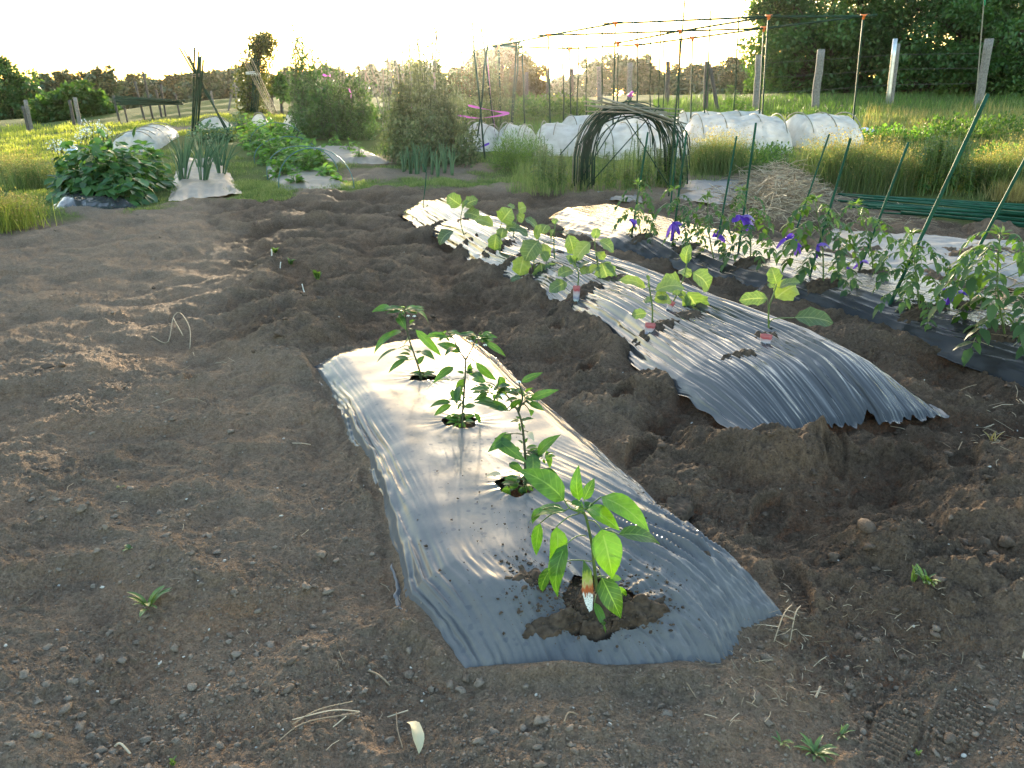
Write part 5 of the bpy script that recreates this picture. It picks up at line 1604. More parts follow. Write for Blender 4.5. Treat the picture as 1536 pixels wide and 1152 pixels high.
pole_bundle("pole_tripod", "tied tripod of dark green poles standing behind the onions at left", "pole tripod",
            [((289, 206), (298, 77)), ((291, 203), (300, 85)), ((294, 194), (302, 83)), ((350, 222), (269, 72)), ((348, 208), (276, 75)), ((343, 196), (283, 83)), ((287, 200), (292, 71)), ((346, 202), (280, 84)), ((295, 203), (305, 90))],
            .019, "poled", 1.2, (294, 114, 5), "bamboog")
pole_bundle("bamboo_bundle", "bundle of thin bamboo canes leaning on the ivy-covered stump", "cane bundle",
            [((414, 174), (368, 84)), ((416, 175), (371, 80)), ((418, 176), (373, 78)), ((412, 172), (366, 88)), ((409, 170), (365, 92)), ((419, 178), (375, 82)), ((406, 168), (369, 90))], .013, "bamboo", .35, (376, 110, 6), "stickw")
pole_bundle("pole_bundle", "upright bundle of dark green poles tied against the ivy-covered stump", "pole bundle",
            [((377, 172), (381, 82)), ((380, 173), (385, 84)), ((383, 172), (388, 88)), ((375, 171), (383, 92)), ((381, 173), (380, 95)), ((386, 172), (390, 96))], .02, "poled", .3, (383, 112, 6), "stickw")

# ivy-covered stump
root_b = hp(385, 170); Y = root_b[1]; root = thing("ivy_stump", "tall dead stump thickly wrapped in ivy, against the sky at left", "ivy stump", root_b)
mb = MB(); tr_ = smooth_path([at(378, 172, Y), at(378, 120, Y), at(390, 75, Y), at(398, 56, Y)], 12); mb.tube(tr_, np.linspace(.16, .07, 12), 10); part(root, "trunk", mb, M["bark"])
mb = MB(); n = 4200
f = RNG.random(n); idx = (f * 11).astype(int); c = tr_[idx]; k = mpp(Y)
wid = np.interp(f, [0, .25, .5, .8, .95, 1], [15, 23, 24, 18, 13, 8]) * k * (1 + .25 * np.sin(f * 23))
g = rdir(n) * (RNG.random((n, 1)) ** .4)
P = c + g * np.stack([wid, wid, wid * .6], 1)
cloud(mb, P, rdir(n) + g, rdir(n) + np.array([0, -.5, .5]), .085, .07, kite=True); part(root, "ivy", mb, M["ivy"])


# --- beds at left
def leafy(name, label, cat, spots, n, L, W, mat, group=None, drop=.1, stemr=.006, upr=.5, stemm="stem"):
    """a clump: (px, base py, half width px, height px) mounds of outward leaves on stalks"""
    b = hp(spots[0][0], spots[0][1]); root = thing(name, label, cat, b, group)
    mb = MB(); sb = MB(); tot = sum(s[2] * s[3] for s in spots)
    for (px, py, hw, hh) in spots:
        c = hp(px, py); k = mpp(c[1]); nn = int(n * hw * hh / tot)
        g = rdir(nn, .35); g[:, 2] = np.abs(g[:, 2]); g *= (RNG.random((nn, 1)) ** .4)
        lump = 1 + .25 * np.sin(g[:, :1] * 9 + px) * np.cos(g[:, 1:2] * 8)
        P = c + g * np.array([hw * k, hw * k * .8, hh * k]) * lump
        D = g * .9 + rdir(nn) * .6; D[:, 2] = D[:, 2] * .5 - drop
        cloud(mb, P, D, rdir(nn) * .5 + np.array([0, -.3, upr + .5]), L * (.6 + .7 * RNG.random(nn)), W * (.6 + .7 * RNG.random(nn)), fold=.2)
        sb = MB()
        for q in P[::max(1, nn // 60)]:
            s0 = c + (q - c) * np.array([.25, .25, 0]); sb.tube(smooth_path([s0, lerp(s0, q, .6) + [0, 0, .02], q], 5), [stemr, stemr * .9, stemr * .7, stemr * .6, stemr * .4], 4, cap=False)
        if sb.n: part(root, "stem", sb, M[stemm])
    part(root, "foliage", mb, M[mat])
    return root


leafy("radish_plant", "broad dark green leafy clump growing on black film at left", "vegetable plant", [(165, 300, 62, 82), (120, 298, 34, 62), (215, 286, 36, 66), (190, 306, 32, 40)], 1500, .15, .115, "radish", drop=.35)
leafy("vegetable_plant", "blue-green leafy clump between the onions and the tied tripod", "vegetable plant", [(312, 212, 24, 24), (340, 212, 18, 20)], 520, .10, .06, "onion")
leafy("lavender_bush", "small grey-green rounded bush in front of the ivy-covered stump", "bush", [(363, 196, 14, 26)], 420, .07, .03, "onion")
leafy("bean_row", "left row of light green bean plants under blue hoops", "bean plants", [(462, 262, 16, 34), (440, 256, 20, 36), (415, 246, 22, 38), (400, 236, 22, 36), (388, 224, 22, 34), (380, 212, 20, 32), (445, 280, 12, 20), (424, 268, 18, 30)], 1500, .10, .08, "bean", "bean rows")
leafy("bean_row", "right row of light green bean plants under blue hoops, leaves spilling over pale film", "bean plants", [(492, 270, 12, 18), (476, 258, 18, 34), (455, 244, 18, 34), (438, 230, 18, 30), (425, 218, 18, 28), (410, 206, 18, 24), (508, 276, 10, 10)], 1300, .10, .08, "bean", "bean rows")
for i, (px, py, hh) in enumerate([(502, 224, 22), (524, 232, 22), (540, 242, 24)]):
    leafy("seedling", ["pale young seedling farthest left on the pale film behind the beans", "middle of three young seedlings on the pale film behind the beans", "nearest of three young seedlings on the pale film behind the beans"][i], "seedling",
          [(px, py, 9, hh)], 46, .09, .06, "bean", "three seedlings on pale film", .3)
# flowering stalks behind the broad clump
for i, (px, py, tx, ty, nn) in enumerate([(112, 262, 97, 220, 60), (120, 262, 125, 192, 120), (150, 250, 158, 190, 90), (95, 262, 88, 216, 60)]):
    b = hp(px, py); Y = b[1]; k = mpp(Y)
    root = thing("flowering_stalk", ["white-flowered stalk low behind the broad leafy clump's left side", "tallest white-flowered stalk behind the broad leafy clump", "white-flowered stalk left of the nearest pale tunnel", "short white-flowered stalk at the outer left of the clump"][i], "flower", b, "flowering radish stalks")
    sb = MB(); fb = MB()
    for j in range(5):
        t = at(tx + R.uniform(-10, 10), ty + R.uniform(-6, 14), Y + R.uniform(-.1, .1)); sb.tube(smooth_path([b, lerp(b, t, .6) + RNG.normal(size=3) * .03, t], 6), .005, 4)
        m = nn // 5; P = t + RNG.normal(size=(m, 3)) * np.array([.05, .05, .05]); cloud(fb, P, rdir(m), rdir(m), .034, .026, kite=True)
    part(root, "stem", sb, M["weed"]); part(root, "blossom", fb, M["white"])


def onion(px, py, hpx, label, n=13, group="spring onions on the pale film", spread=17, r=.009):
    b = hp(px, py); Y = b[1]; k = mpp(Y); root = thing("spring_onion", label, "spring onion", b, group)
    for i in range(n):
        a = R.uniform(-1, 1); t = at(px + a * spread * 1.5, py - hpx * R.uniform(.7, 1.05), Y + R.uniform(-.1, .1)); s = b + np.array([a * spread * .25 * k, R.uniform(-.04, .04), 0])
        mid = lerp(s, t, .5) + np.array([-a * .02, 0, .02])
        if R.random() < .25: t = t + np.array([a * .05, 0, -.10])
        mb = MB(); mb.tube(smooth_path([s, mid, t], 7), r * np.array([.8, 1.1, 1.1, 1, .8, .5, .12]), 6, R.random()); part(root, "leaf", mb, M["onion"])


for px, py, h_, lab in [(276, 277, 66, "spring onion clump nearest in the left row of the pale bed"), (304, 278, 70, "spring onion clump nearest in the middle row of the pale bed"), (332, 268, 62, "spring onion clump nearest in the right row of the pale bed"),
                        (274, 258, 60, "spring onion clump second in the left row of the pale bed"), (302, 258, 62, "spring onion clump second in the middle row of the pale bed"), (328, 252, 58, "spring onion clump second in the right row of the pale bed"),
                        (276, 244, 46, "spring onion clump farthest back in the left row of the pale bed"), (300, 243, 48, "spring onion clump farthest back in the middle row of the pale bed"), (322, 242, 44, "spring onion clump farthest back in the right row of the pale bed")]:
    onion(px, py, h_, lab)
for i, px in enumerate([606, 616, 626, 637, 647, 657, 667, 678]):
    onion(px, 258 + (i % 3) * 3 + i * .4, 40 + (i * 7) % 11 + (12 if i == 2 else 0), ["leftmost leek of the row before the wispy peas", "second leek from the left, before the wispy peas", "tallest leek, third from the left of its row", "fourth leek from the left of the row before the wispy peas", "fourth leek from the right of the row before the wispy peas", "third leek from the right of its row", "second leek from the right of its row", "rightmost leek of the row before the wispy peas"][i], 8, "leeks in a row by the peas", 7, .012)


def hoop(l, a, r_, label, rad_=.008, mat="hoop", group="blue hoops over the beans", name="hoop"):
    L = hp(*l); Rr = hp(*r_); Y = (L[1] + Rr[1]) / 2; A = at(*a, Y)
    t = np.linspace(0, math.pi, 22); c = (L + Rr) / 2
    h = A - c
    P = c[None] + ((L - c)[None] * np.cos(t)[:, None]) + h[None] * np.sin(t)[:, None] ** .85
    P[0, 2] -= .05; P[-1, 2] -= .05
    mb = MB(); mb.tube(P, rad_, 6)
    return solo(name, mb, M[mat], label, "hoop", loc=c, group=group)


hoop((419, 287), (468, 222), (532, 284), "blue-green garden hoop nearest, over the front of the bean rows")
hoop((402, 269), (445, 219), (508, 259), "second blue-green hoop over the bean rows")
hoop((382, 246), (425, 205), (478, 235), "third blue-green hoop, half hidden in the bean leaves")
hoop((376, 226), (412, 184), (462, 222), "fourth hoop at the back of the bean rows, by the pale tunnel")


def tunnel(label, a, b, apex_a, apex_b, halfw, nh=5, seed=0, hoopmat="bamboog", sag=.08, ends=True, name="row_cover"):
    """cloth over hoops from ground point a to b"""
    A = hp(*a); B = hp(*b); ha = at(*apex_a, A[1])[2] - A[2]; hb = at(*apex_b, B[1])[2] - B[2]
    ax = B - A; ax[2] = 0; Ln = np.linalg.norm(ax); d = ax / Ln; s = np.array([d[1], -d[0], 0])
    root = thing(name, label, "row cover", A, "cloth tunnels over the beds")
    nu, nv = 40, 12 * (nh - 1) + 1
    u = np.linspace(0, math.pi, nu); v = np.linspace(-.0, 1.0, nv)
    U, V = np.meshgrid(u, v)
    ph = V * (nh - 1) * 2 * math.pi
    sg = 1 - sag * .5 * (1 - np.cos(ph)) * np.sin(U) - (.05 * rdg(U * 4, V * nh * .7, 600 + seed) + .05 * perlin(U * 2, V * nh * 1.3, 630 + seed)) * np.sin(U)
    endp = np.ones_like(V)
    if ends:
        e = np.minimum(V, 1 - V) * Ln
        endp = np.sin(np.clip(e / .28, 0, 1) * 1.5708) ** .6 * .97 + .03
    hw = halfw * (1 + .06 * perlin(V * nh * 2, U * 0 + seed, 601 + seed)) * (1 + .18 * (np.abs(np.cos(U)) ** 6))
    h = (ha * (1 - V) + hb * V)
    gx = A[None, None] + ax[None, None] * V[..., None] + s[None, None] * (np.cos(U) * hw * (.35 + .65 * endp))[..., None]
    z0 = T(gx[..., 0], gx[..., 1])
    gx[..., 2] = z0 + h * np.sin(U) ** .8 * sg * endp - .03 * (np.abs(np.cos(U)) > .97)
    mb = MB(); i = np.arange(nv - 1)[:, None] * nu; j = np.arange(nu - 1)[None, :]
    mb.add(gx.reshape(-1, 3), None, np.stack([i + j, i + j + 1, i + nu + j + 1, i + nu + j], -1).reshape(-1, 4), 0, np.stack([U * 7 + seed * 3, V * nh * 1.1 + U * .8], -1).reshape(-1, 2))
    part(root, "cover", mb, M["cloth"])
    for q in range(nh):
        f = q / (nh - 1); f = min(max(f, .16 / Ln + .03), 1 - .16 / Ln - .03)
        c = A + ax * f; hh = (ha * (1 - f) + hb * f) * 1.0
        P = c[None] + s[None] * (np.cos(u) * halfw * 1.0)[:, None]; P[:, 2] = T(P[:, 0], P[:, 1]) + hh * np.sin(u) ** .8 + .015
        hb_ = MB(); hb_.tube(P, .011, 5); part(root, "hoop", hb_, M[hoopmat])
    return root


tunnel("pale cloth tunnel nearest at left, behind the broad leafy clump", (198, 228), (240, 206), (198, 199), (228, 184), .42, 5, 1)
tunnel("small pale cloth tunnel beside the tied pole tripod", (311, 198), (334, 193), (311, 173), (326, 178), .40, 3, 2)
tunnel("ribbed pale cloth tunnel in front of the tall pea vines", (426, 197), (462, 195), (428, 167), (450, 170), .42, 5, 3)
tunnel("low pale cover just showing behind the bean rows", (380, 188), (400, 186), (385, 169), (395, 170), .35, 3, 4)
tunnel("white tunnel beneath the crossed purple tapes, left end of the covered beds", (696, 222), (750, 224), (702, 180), (740, 190), .6, 3, 5)
tunnel("white cloth tunnel right of the purple tapes, behind the feathery bush", (744, 222), (806, 224), (760, 183), (796, 190), .55, 4, 6)
tunnel("sunlit cream cloth tunnel left of the arch of bent poles", (800, 226), (905, 228), (818, 181), (890, 192), .62, 4, 7)
tunnel("cream cloth tunnel seen through the arch of bent poles", (890, 232), (1022, 228), (905, 188), (1010, 178), .66, 4, 8)
tunnel("long white tunnel right of the arch with wrinkled see-through side", (1025, 224), (1178, 222), (1030, 172), (1165, 172), .66, 4, 9)
tunnel("rounded white tunnel at the right end of the covered beds", (1180, 219), (1276, 216), (1196, 170), (1260, 170), .66, 3, 10)
tunnel("low white tunnel in the back row, above the cream ones", (842, 198), (1000, 192), (846, 174), (990, 166), .5, 4, 11)
tunnel("white tunnel in the back row behind the long one, right of the arch", (1010, 192), (1150, 190), (1015, 168), (1140, 166), .5, 4, 12)

# --- pea plantings with sticks
def vines(name, label, spots, n, mat, L, sticks, group=None, stickm="bamboog", wisp=0):
    b = hp(spots[0][0], spots[0][1]); root = thing(name, label, "pea vines", b, group)
    mb = MB(); sb = MB()
    tot = sum(s[2] * s[3] for s in spots)
    for (px, py, hw, hh) in spots:
        c = hp(px, py); Y = c[1]; k = mpp(Y); nn = int(n * hw * hh / tot)
        m = 46; st = RNG.normal(size=(m, 2)) * .48
        i = RNG.integers(0, m, nn); f = RNG.random(nn) ** .8
        top = (.5 + .6 * RNG.random(m)) * np.clip(1.08 - .45 * st[:, 0] ** 2, .3, 1.1)
        P = np.stack([c[0] + (st[i, 0] * hw + RNG.normal(size=nn) * 4 + np.sin(f * 5 + i) * 3) * k, c[1] + st[i, 1] * hw * k * .7 + RNG.normal(size=nn) * 3 * k, c[2] + f * top[i] * hh * k], 1)
        cloud(mb, P, rdir(nn), rdir(nn) + np.array([0, -.2, .6]), L * (.5 + RNG.random(nn)), L * .55 * (.5 + RNG.random(nn)), np.clip(.6 * (i % 7) / 7 + .5 * RNG.random(nn), 0, 1), kite=True)
        sb = MB()
        for q in range(m):
            p0 = np.array([c[0] + st[q, 0] * hw * k, c[1] + st[q, 1] * hw * k * .7, c[2]])
            ff = np.linspace(0, 1, 6)[:, None]
            sb.tube(p0 + np.concatenate([np.sin(ff * 5 + q) * 3 * k, ff * 0, ff * top[q] * hh * k * (1.12 if wisp else 1)], 1), .005, 3, cap=False)
        part(root, "stem", sb, M["dstem" if not wisp else "peapale"])
    part(root, "foliage", mb, M[mat])
    return root


vines("pea_planting", "dense dark green pea vines on sticks, centre-left, right of the ivy stump", [(490, 206, 42, 86), (530, 206, 34, 76), (465, 200, 26, 96), (505, 208, 46, 66), (458, 196, 16, 118)], 9500, "pea", .085, [])
vines("pea_planting", "wispy grey-green drying pea vines before the sunset glow, behind the leeks", [(640, 244, 48, 128), (605, 240, 26, 100), (672, 246, 30, 112), (650, 248, 58, 70)], 9500, "peapale", .07, [], wisp=1)
tall = vines("grain_planting", "tall seedy pale stalks standing between the drying peas and the purple tapes", [(650, 222, 66, 142), (720, 212, 40, 122), (745, 204, 28, 96)], 3600, "peapale", .065, [], wisp=1)


def thin_pole(bx, tx, r, label, mat="bamboog", group="thin sticks among the peas", dy=0.0, name="plant_stick", cat="stick"):
    b = hp(*bx); t = at(*tx, b[1] + dy)
    mb = MB(); P = np.linspace(b - [0, 0, .08], t, 6); P[1:-1] += RNG.normal(size=(4, 3)) * .012; mb.tube(P, r, 5)
    return solo(name, mb, M[mat], label, cat, loc=b, group=group)


PS = [((500, 205), (477, 82), "stick leaning left above the dense peas' left side"), ((498, 204), (465, 73), "outermost left-leaning stick above the dense peas"), ((497, 190), (490, 68), "upright stick against the sky over the dense peas"),
      ((514, 196), (516, 59), "tallest stick in the dense peas, leaning left at its top"), ((511, 196), (511, 72), "short upright stick beside the tallest in the dense peas"), ((536, 200), (532, 91), "stick at the right side of the dense peas"),
      ((590, 205), (543, 97), "long stick slanting over the gap between the two pea plantings"), ((594, 202), (554, 93), "second long stick slanting over the gap between the pea plantings"), ((548, 200), (548, 108), "short stick in the gap between the pea plantings"),
      ((615, 230), (580, 82), "left-leaning stick at the left side of the wispy peas"), ((622, 235), (592, 90), "shorter left-leaning stick in the wispy peas"), ((610, 235), (603, 65), "upright stick above the wispy peas, left of centre"),
      ((616, 230), (614, 58), "tall upright stick above the centre of the wispy peas"), ((655, 240), (626, 60), "long stick leaning left from the right part of the wispy peas"), ((648, 240), (654, 46), "tallest stick over the wispy peas, leaning right"),
      ((662, 240), (646, 60), "slim stick between two taller ones over the wispy peas"), ((574, 205), (576, 80), "slender pole in the gap right of the dense peas"), ((520, 160), (500, 84), "thin stick left behind the dense peas")]
for b, t, lab in PS:
    thin_pole(b, t, .015, lab)
# purple tapes round sticks
for b, t, lab in [((728, 240), (708, 30), "stick with purple tape tied at knee height, left of the taped group"), ((713, 228), (732, 65), "crossing stick at the left of the taped group"), ((744, 214), (722, 42), "stick wound with pink tape to its top"), ((766, 206), (776, 42), "dark stick at the right of the taped group"), ((768, 196), (780, 44), "second dark stick at the right of the taped group"), ((698, 205), (699, 178), "short stub stick left under the purple tape")]:
    thin_pole(b, t, .018, lab, "poled", "sticks tied with purple tape")
Yt = hp(725, 232)[1]


def tape(pts, wpx, label, mat="pink"):
    k = mpp(Yt); P = smooth_path([at(x, y, Yt + dy) for x, y, dy in pts], 16); mb = MB(); wd = wpx * k / 2
    tw = np.sin(np.linspace(0, 9, 16)) * .5 + .6
    V = np.concatenate([P + np.array([0, 0, 1]) * (wd * tw)[:, None], P - np.array([0, 0, 1]) * (wd * tw)[:, None] + np.array([0, .004, 0])]); j = np.arange(15)
    mb.add(V, None, np.stack([j, j + 1, j + 17, j + 16], -1), np.linspace(.1, .9, 16).repeat(2)[:32])
    solo("plastic_tape", mb, M[mat], label, "tape", loc=P[0], group="tapes round the sticks")


tape([(686, 173, 0), (705, 176, -.1), (722, 177, -.1), (745, 174, -.05), (764, 170, .1)], 2.4, "violet-pink tape strung low across the taped sticks", "pink")
tape([(702, 158, .3), (720, 162, .3), (745, 167, .2), (764, 170, .1)], 3, "thin pale pink tape behind the low violet one")
tape([(731, 85, 0), (734, 120, -.03), (737, 150, .03), (741, 180, 0), (743, 205, 0)], 4, "pink tape spiralling up a stick of the taped group")
tape([(690, 228, 0), (712, 224, 0), (734, 215, 0)], 3, "dark violet tape sagging near the ground among the taped sticks", "violet")
tape([(610, 160, -.4), (630, 162, -.5), (652, 165, -.4)], 2.5, "whitish tape across the front of the wispy peas")
tape([(523, 134, 0), (527, 140, -.1), (526, 146, 0)], 4, "small pink tape knot on the dense peas")
tape([(484, 112, .3), (492, 114, .3), (496, 113, .2)], 3, "bright pink tape flag behind the dense peas, against the woods")

# --- trellis of thin poles with orange joints
def trellis():
    YJ = {}
    b = hp(920, 210); root = thing("pole_trellis", "tall frame of thin green poles with orange corner joints over the white tunnels", "trellis", b)
    J = [(923, 35, 12.3), (822.5, 53, 15.5), (748, 69, 19), (854, 73, 21), (927, 64.5, 19), (956, 67.5, 20), (1020, 46.7, 15.8), (1039, 57, 18.5), (1153, 25, 12.6), (1146, 42.5, 15.8), (1295.5, 24.4, 12.2)]
    foot = [(919, 215), (826, 214), (752, 205), (857, 190), (926, 195), (956, 192), (1017, 206), (1036, 195), (1141, 215), (1138, 196), (1277, 210)]
    for (px, py, Y0), fpx in zip(J, foot):
        f = hp(*fpx); Y = f[1]; p = at(px, py - 3, Y); k = mpp(Y)
        mb = MB(); mb.tube(np.linspace(f - [0, 0, .1], p, 6), .019, 6); part(root, "upright", mb, M["poled"])
        YJ[(px, py)] = Y
        jm = MB(); c = at(px, py, Y); s = 4.5 * k
        # a flared three-way clip: two ears over a tapering socket
        for sg in (-1, 1):
            jm.tube([c + [0, 0, 0], c + [sg * s, 0, s * .35]], [s * .38, s * .3], 8)
            jm.tube([c, c + [0, sg * s, s * .1]], [s * .34, s * .28], 8)
        jm.tube([c + [0, 0, s * .5], c, c - [0, 0, s * 1.0]], [s * .45, s * .62, s * .22], 8)
        part(root, "joint", jm, M["joint"])
    def P3(px, py):
        return at(px, py, YJ[(px, py)])
    beams = [((748, 69), (822.5, 53), (923, 35), 1.06), ((923, 35), (1153, 25), (1295.5, 24.4), 1.04), ((822.5, 53), (1020, 46.7), (1153, 25), 1.05), ((854, 73), (956, 67.5), (1039, 57), 1.1), ((927, 64.5), (1020, 46.7), (1146, 42.5), 1.05),
             ((1039, 57), (1146, 42.5), (1295.5, 24.4), 1.03), ((748, 69), (854, 73), (956, 67.5), 1.05)]
    for a, m_, c, ex in beams:
        a3, m3, c3 = P3(*a), P3(*m_), P3(*c)
        e0 = a3 + (a3 - m3) * .08; e1 = c3 + (c3 - m3) * .12
        mb = MB(); mb.tube([e0, a3, m3, c3, e1], .023, 6); part(root, "crossbar", mb, M["poled"])


trellis()
for b, t, lab in [((846, 196), (844, 60), "thin pole left of the trellis's third upright, before the far woods"), ((866, 190), (868, 62), "thin pole just right of a dark fence post, in the trellis"), ((880, 185), (880, 52), "thin pole above the arch's left shoulder"),
                  ((903, 182), (904, 44), "thin pole above the arch, left of its pink tie"), ((955, 176), (957, 40), "thin pole above the arch, right of its pink tie"), ((975, 178), (976, 54), "thin pole right of the arch's top against the sky"),
                  ((988, 184), (991, 30), "tall thin pole in the gap between two orange joints"), ((995, 180), (996, 50), "short thin pole beside the tall one between two orange joints"), ((1057, 192), (1066, 15), "tall thin pole with a bent tip against the sky"),
                  ((1100, 190), (1109, 8), "tallest thin pole at the huge tree's left edge"), ((788, 206), (783, 68), "thin pole before the sunlit tree's right flank")]:
    thin_pole(b, t, .018, lab, "poled", "thin poles standing in the trellis", name="thin_pole", cat="pole")
b, t = lean_pole((1003, 296), (1033, -70), 0, .1)
pole("tall_pole", b, t, .011, M["poled"], "long dark ribbed pole rising out of the top of the picture right of the arch", "pole", None)
b, t = lean_pole((1462, 172), (1481, -60), 0, .1)
pole("tall_pole", b, t, .016, M["bamboog"], "long pole with a bright green sleeve, at the leaning right-hand fence post", "pole", None)
mb = MB(); Yq = hp(1462, 172)[1]; mb.tube([at(1478, -12, Yq), at(1477, 8, Yq)], .022, 8)
solo("pole_sleeve", mb, M["grip"], "bright green sleeve near the top of the long right-hand pole", "sleeve")


# --- arch of bent poles
def arch():
    b = hp(875, 290); root = thing("bent_pole_arch", "tied arch of many bent dark green poles standing among weeds", "pole arch", b)
    rr = random.Random(3); Y0 = hp(865, 288)[1]; Y1 = hp(1010, 262)[1] - .3
    Y1 = Y0 + .3
    for i in range(46):
        lx = 862 + rr.gauss(8, 12); rx = 1016 + rr.gauss(-6, 14); top = 152 + abs(rr.gauss(0, 9)) + (6 if i % 3 else 0)
        ly = 286 + rr.uniform(-14, 4); ry = 255 + rr.uniform(-45, 30)
        L = at(lx, ly, Y0 + rr.uniform(-.12, .12)); Rp = at(rx, ry, Y1 + rr.uniform(-.12, .12))
        L[2] = max(L[2], T(L[0], L[1])) if ly > 282 else L[2]
        cx = (lx + rx) / 2 + rr.uniform(-8, 8)
        Yc = (Y0 + Y1) / 2 + rr.uniform(-.08, .08)
        # semicircular bow
        t = np.linspace(0, 1, 18)
        hx = lx + (rx - lx) * (.5 - .5 * np.cos(t * math.pi)); hy = np.where(t < .5, ly, ry) - (np.where(t < .5, ly, ry) - top) * np.sin(t * math.pi) ** .62
        P = np.array([at(x, y, Y0 + (Y1 - Y0) * q) for x, y, q in zip(hx, hy, t)])
        P[:, 1] += rr.uniform(-.14, .14)
        mb = MB(); mb.tube(P, .0075 * rr.uniform(.8, 1.2), 5); part(root, "pole", mb, M["poled"] if i % 9 else M["bamboog"])
    for (x0, y0, x1, y1) in [(872, 290, 990, 158), (958, 130, 872, 268), (840, 232, 905, 158), (1010, 290, 928, 160), (862, 222, 940, 150)]:
        mb = MB(); mb.tube(np.linspace(at(x0, y0, Y0 - .1), at(x1, y1, Y0 - .05), 5), .008, 5); part(root, "pole", mb, M["poled"])
    tb = MB(); c = at(946, 141, (Y0 + Y1) / 2 - .12); k = mpp(Y0)
    for a in range(5):
        d = unit(np.array([rr.uniform(-1, 1), -.6, rr.uniform(-.9, .5)])) * 6 * k; s = np.array([.3, 0, 1]) * 1.6 * k
        tb.add([c, c + s, c + d + s * 1.4, c + d - s * .3], None, [(0, 1, 2, 3)], .3 + .15 * a)
    tb.tube([c - [3 * k, 0, 3 * k], c + [3 * k, 0, 3 * k]], 2.4 * k, 6, .5)
    part(root, "tie", tb, M["pink"])
    lab = ["top bamboo cane lying across the arch, slanting down to its right", "second bamboo cane lying across the arch", "grey cane lying level across the arch's crown", "lowest level cane across the arch, reaching far left", "short cane poking out left of the arch's crown", "long cane sloping to the right over the arch's shoulder", "cane poking out to the right, lowest over the arch", "thin cane crossing just below the arch's pink tie"]
    for i, (x0, y0, x1, y1) in enumerate([(893, 143, 1030, 186), (884, 149, 1020, 176), (876, 158, 1025, 164), (878, 167, 1022, 170), (876, 152, 950, 160), (900, 146, 1012, 182), (930, 160, 1024, 190), (888, 160, 1000, 168)]):
        mb = MB(); a = at(x0, y0, Y0 - .16 - .01 * i); c = at(x1, y1, Y0 - .10 + .02 * i); mb.tube(np.linspace(a, c, 4), .010, 6)
        solo("bamboo_cane", mb, M["bamboog"], lab[i], "cane", loc=a, group="canes laid over the arch")


arch()


# --- weeds, bushes, grasses
def bush(label, spots, n, L, W, mat, name="bush", cat="bush", group=None, style="bush", heads=None):
    b = hp(spots[0][0], spots[0][1]); root = thing(name, label, cat, b, group)
    mb = MB(); sb = MB(); hb = MB(); tot = sum(s[2] * s[3] for s in spots)
    for (px, py, hw, hh) in spots:
        c = hp(px, py); k = mpp(c[1]); nn = int(n * hw * hh / tot); sb = MB()
        if style == "grass":
            P = c + RNG.normal(size=(nn, 3)) * np.array([hw * k * .5, hw * k * .35, 0]); P[:, 2] = T(P[:, 0], P[:, 1])
            H = hh * k * (.45 + .6 * RNG.random(nn)); blades(mb, P, H, W, .8)
            if heads:
                i = RNG.integers(0, nn, nn); ff = .55 + .5 * RNG.random(nn)
                Q = P[i] + np.stack([RNG.normal(size=nn) * .03, RNG.normal(size=nn) * .03, H[i] * ff], 1)
                cloud(hb, Q, rdir(nn, .6), rdir(nn), .03, .016, kite=True)
        elif style == "stalk":   # upright stems whorled with lance leaves
            m = max(5, nn // 46)
            for s in range(m):
                p0 = c + np.array([R.uniform(-1, 1) * hw * k, R.uniform(-.7, .7) * hw * k, 0]); H = hh * k * R.uniform(.65, 1.05)
                ln = np.array([R.uniform(-.12, .12) * H, R.uniform(-.1, .1) * H, H])
                sb.tube([p0, p0 + ln * .5, p0 + ln], .006, 4, cap=False)
                q = 46; f = .12 + .88 * RNG.random(q) ** .75; a = RNG.random(q) * 6.28
                D = np.stack([np.cos(a), np.sin(a), .55 - .9 * (1 - f)], 1)
                cloud(mb, p0 + ln * f[:, None], D, np.tile([0, 0, 1.0], (q, 1)), L * (1.05 - .45 * f), W, fold=.25)
        else:
            g = rdir(nn, .4); g[:, 2] = np.abs(g[:, 2]); g *= RNG.random((nn, 1)) ** .4
            P = c + g * np.array([hw * k, hw * k * .8, hh * k]) * (1 + .3 * np.sin(g[:, :1] * 11 + px) * np.cos(g[:, 1:2] * 9 + g[:, 2:] * 7))
            cloud(mb, P, g + rdir(nn) * .7 + np.array([0, 0, .5]), rdir(nn) + np.array([0, 0, .6]), L * (.5 + RNG.random(nn)), W * (.5 + RNG.random(nn)), kite=W < .03)
            for q in P[::max(1, nn // 40)]:
                sb.tube([c + (q - c) * np.array([.3, .3, 0]), q], .004, 3, cap=False)
        if sb.n: part(root, "stem", sb, M["stem"])
    part(root, "foliage", mb, M[mat])
    if hb.n: part(root, "seed_head", hb, M["drygrass"])
    return root


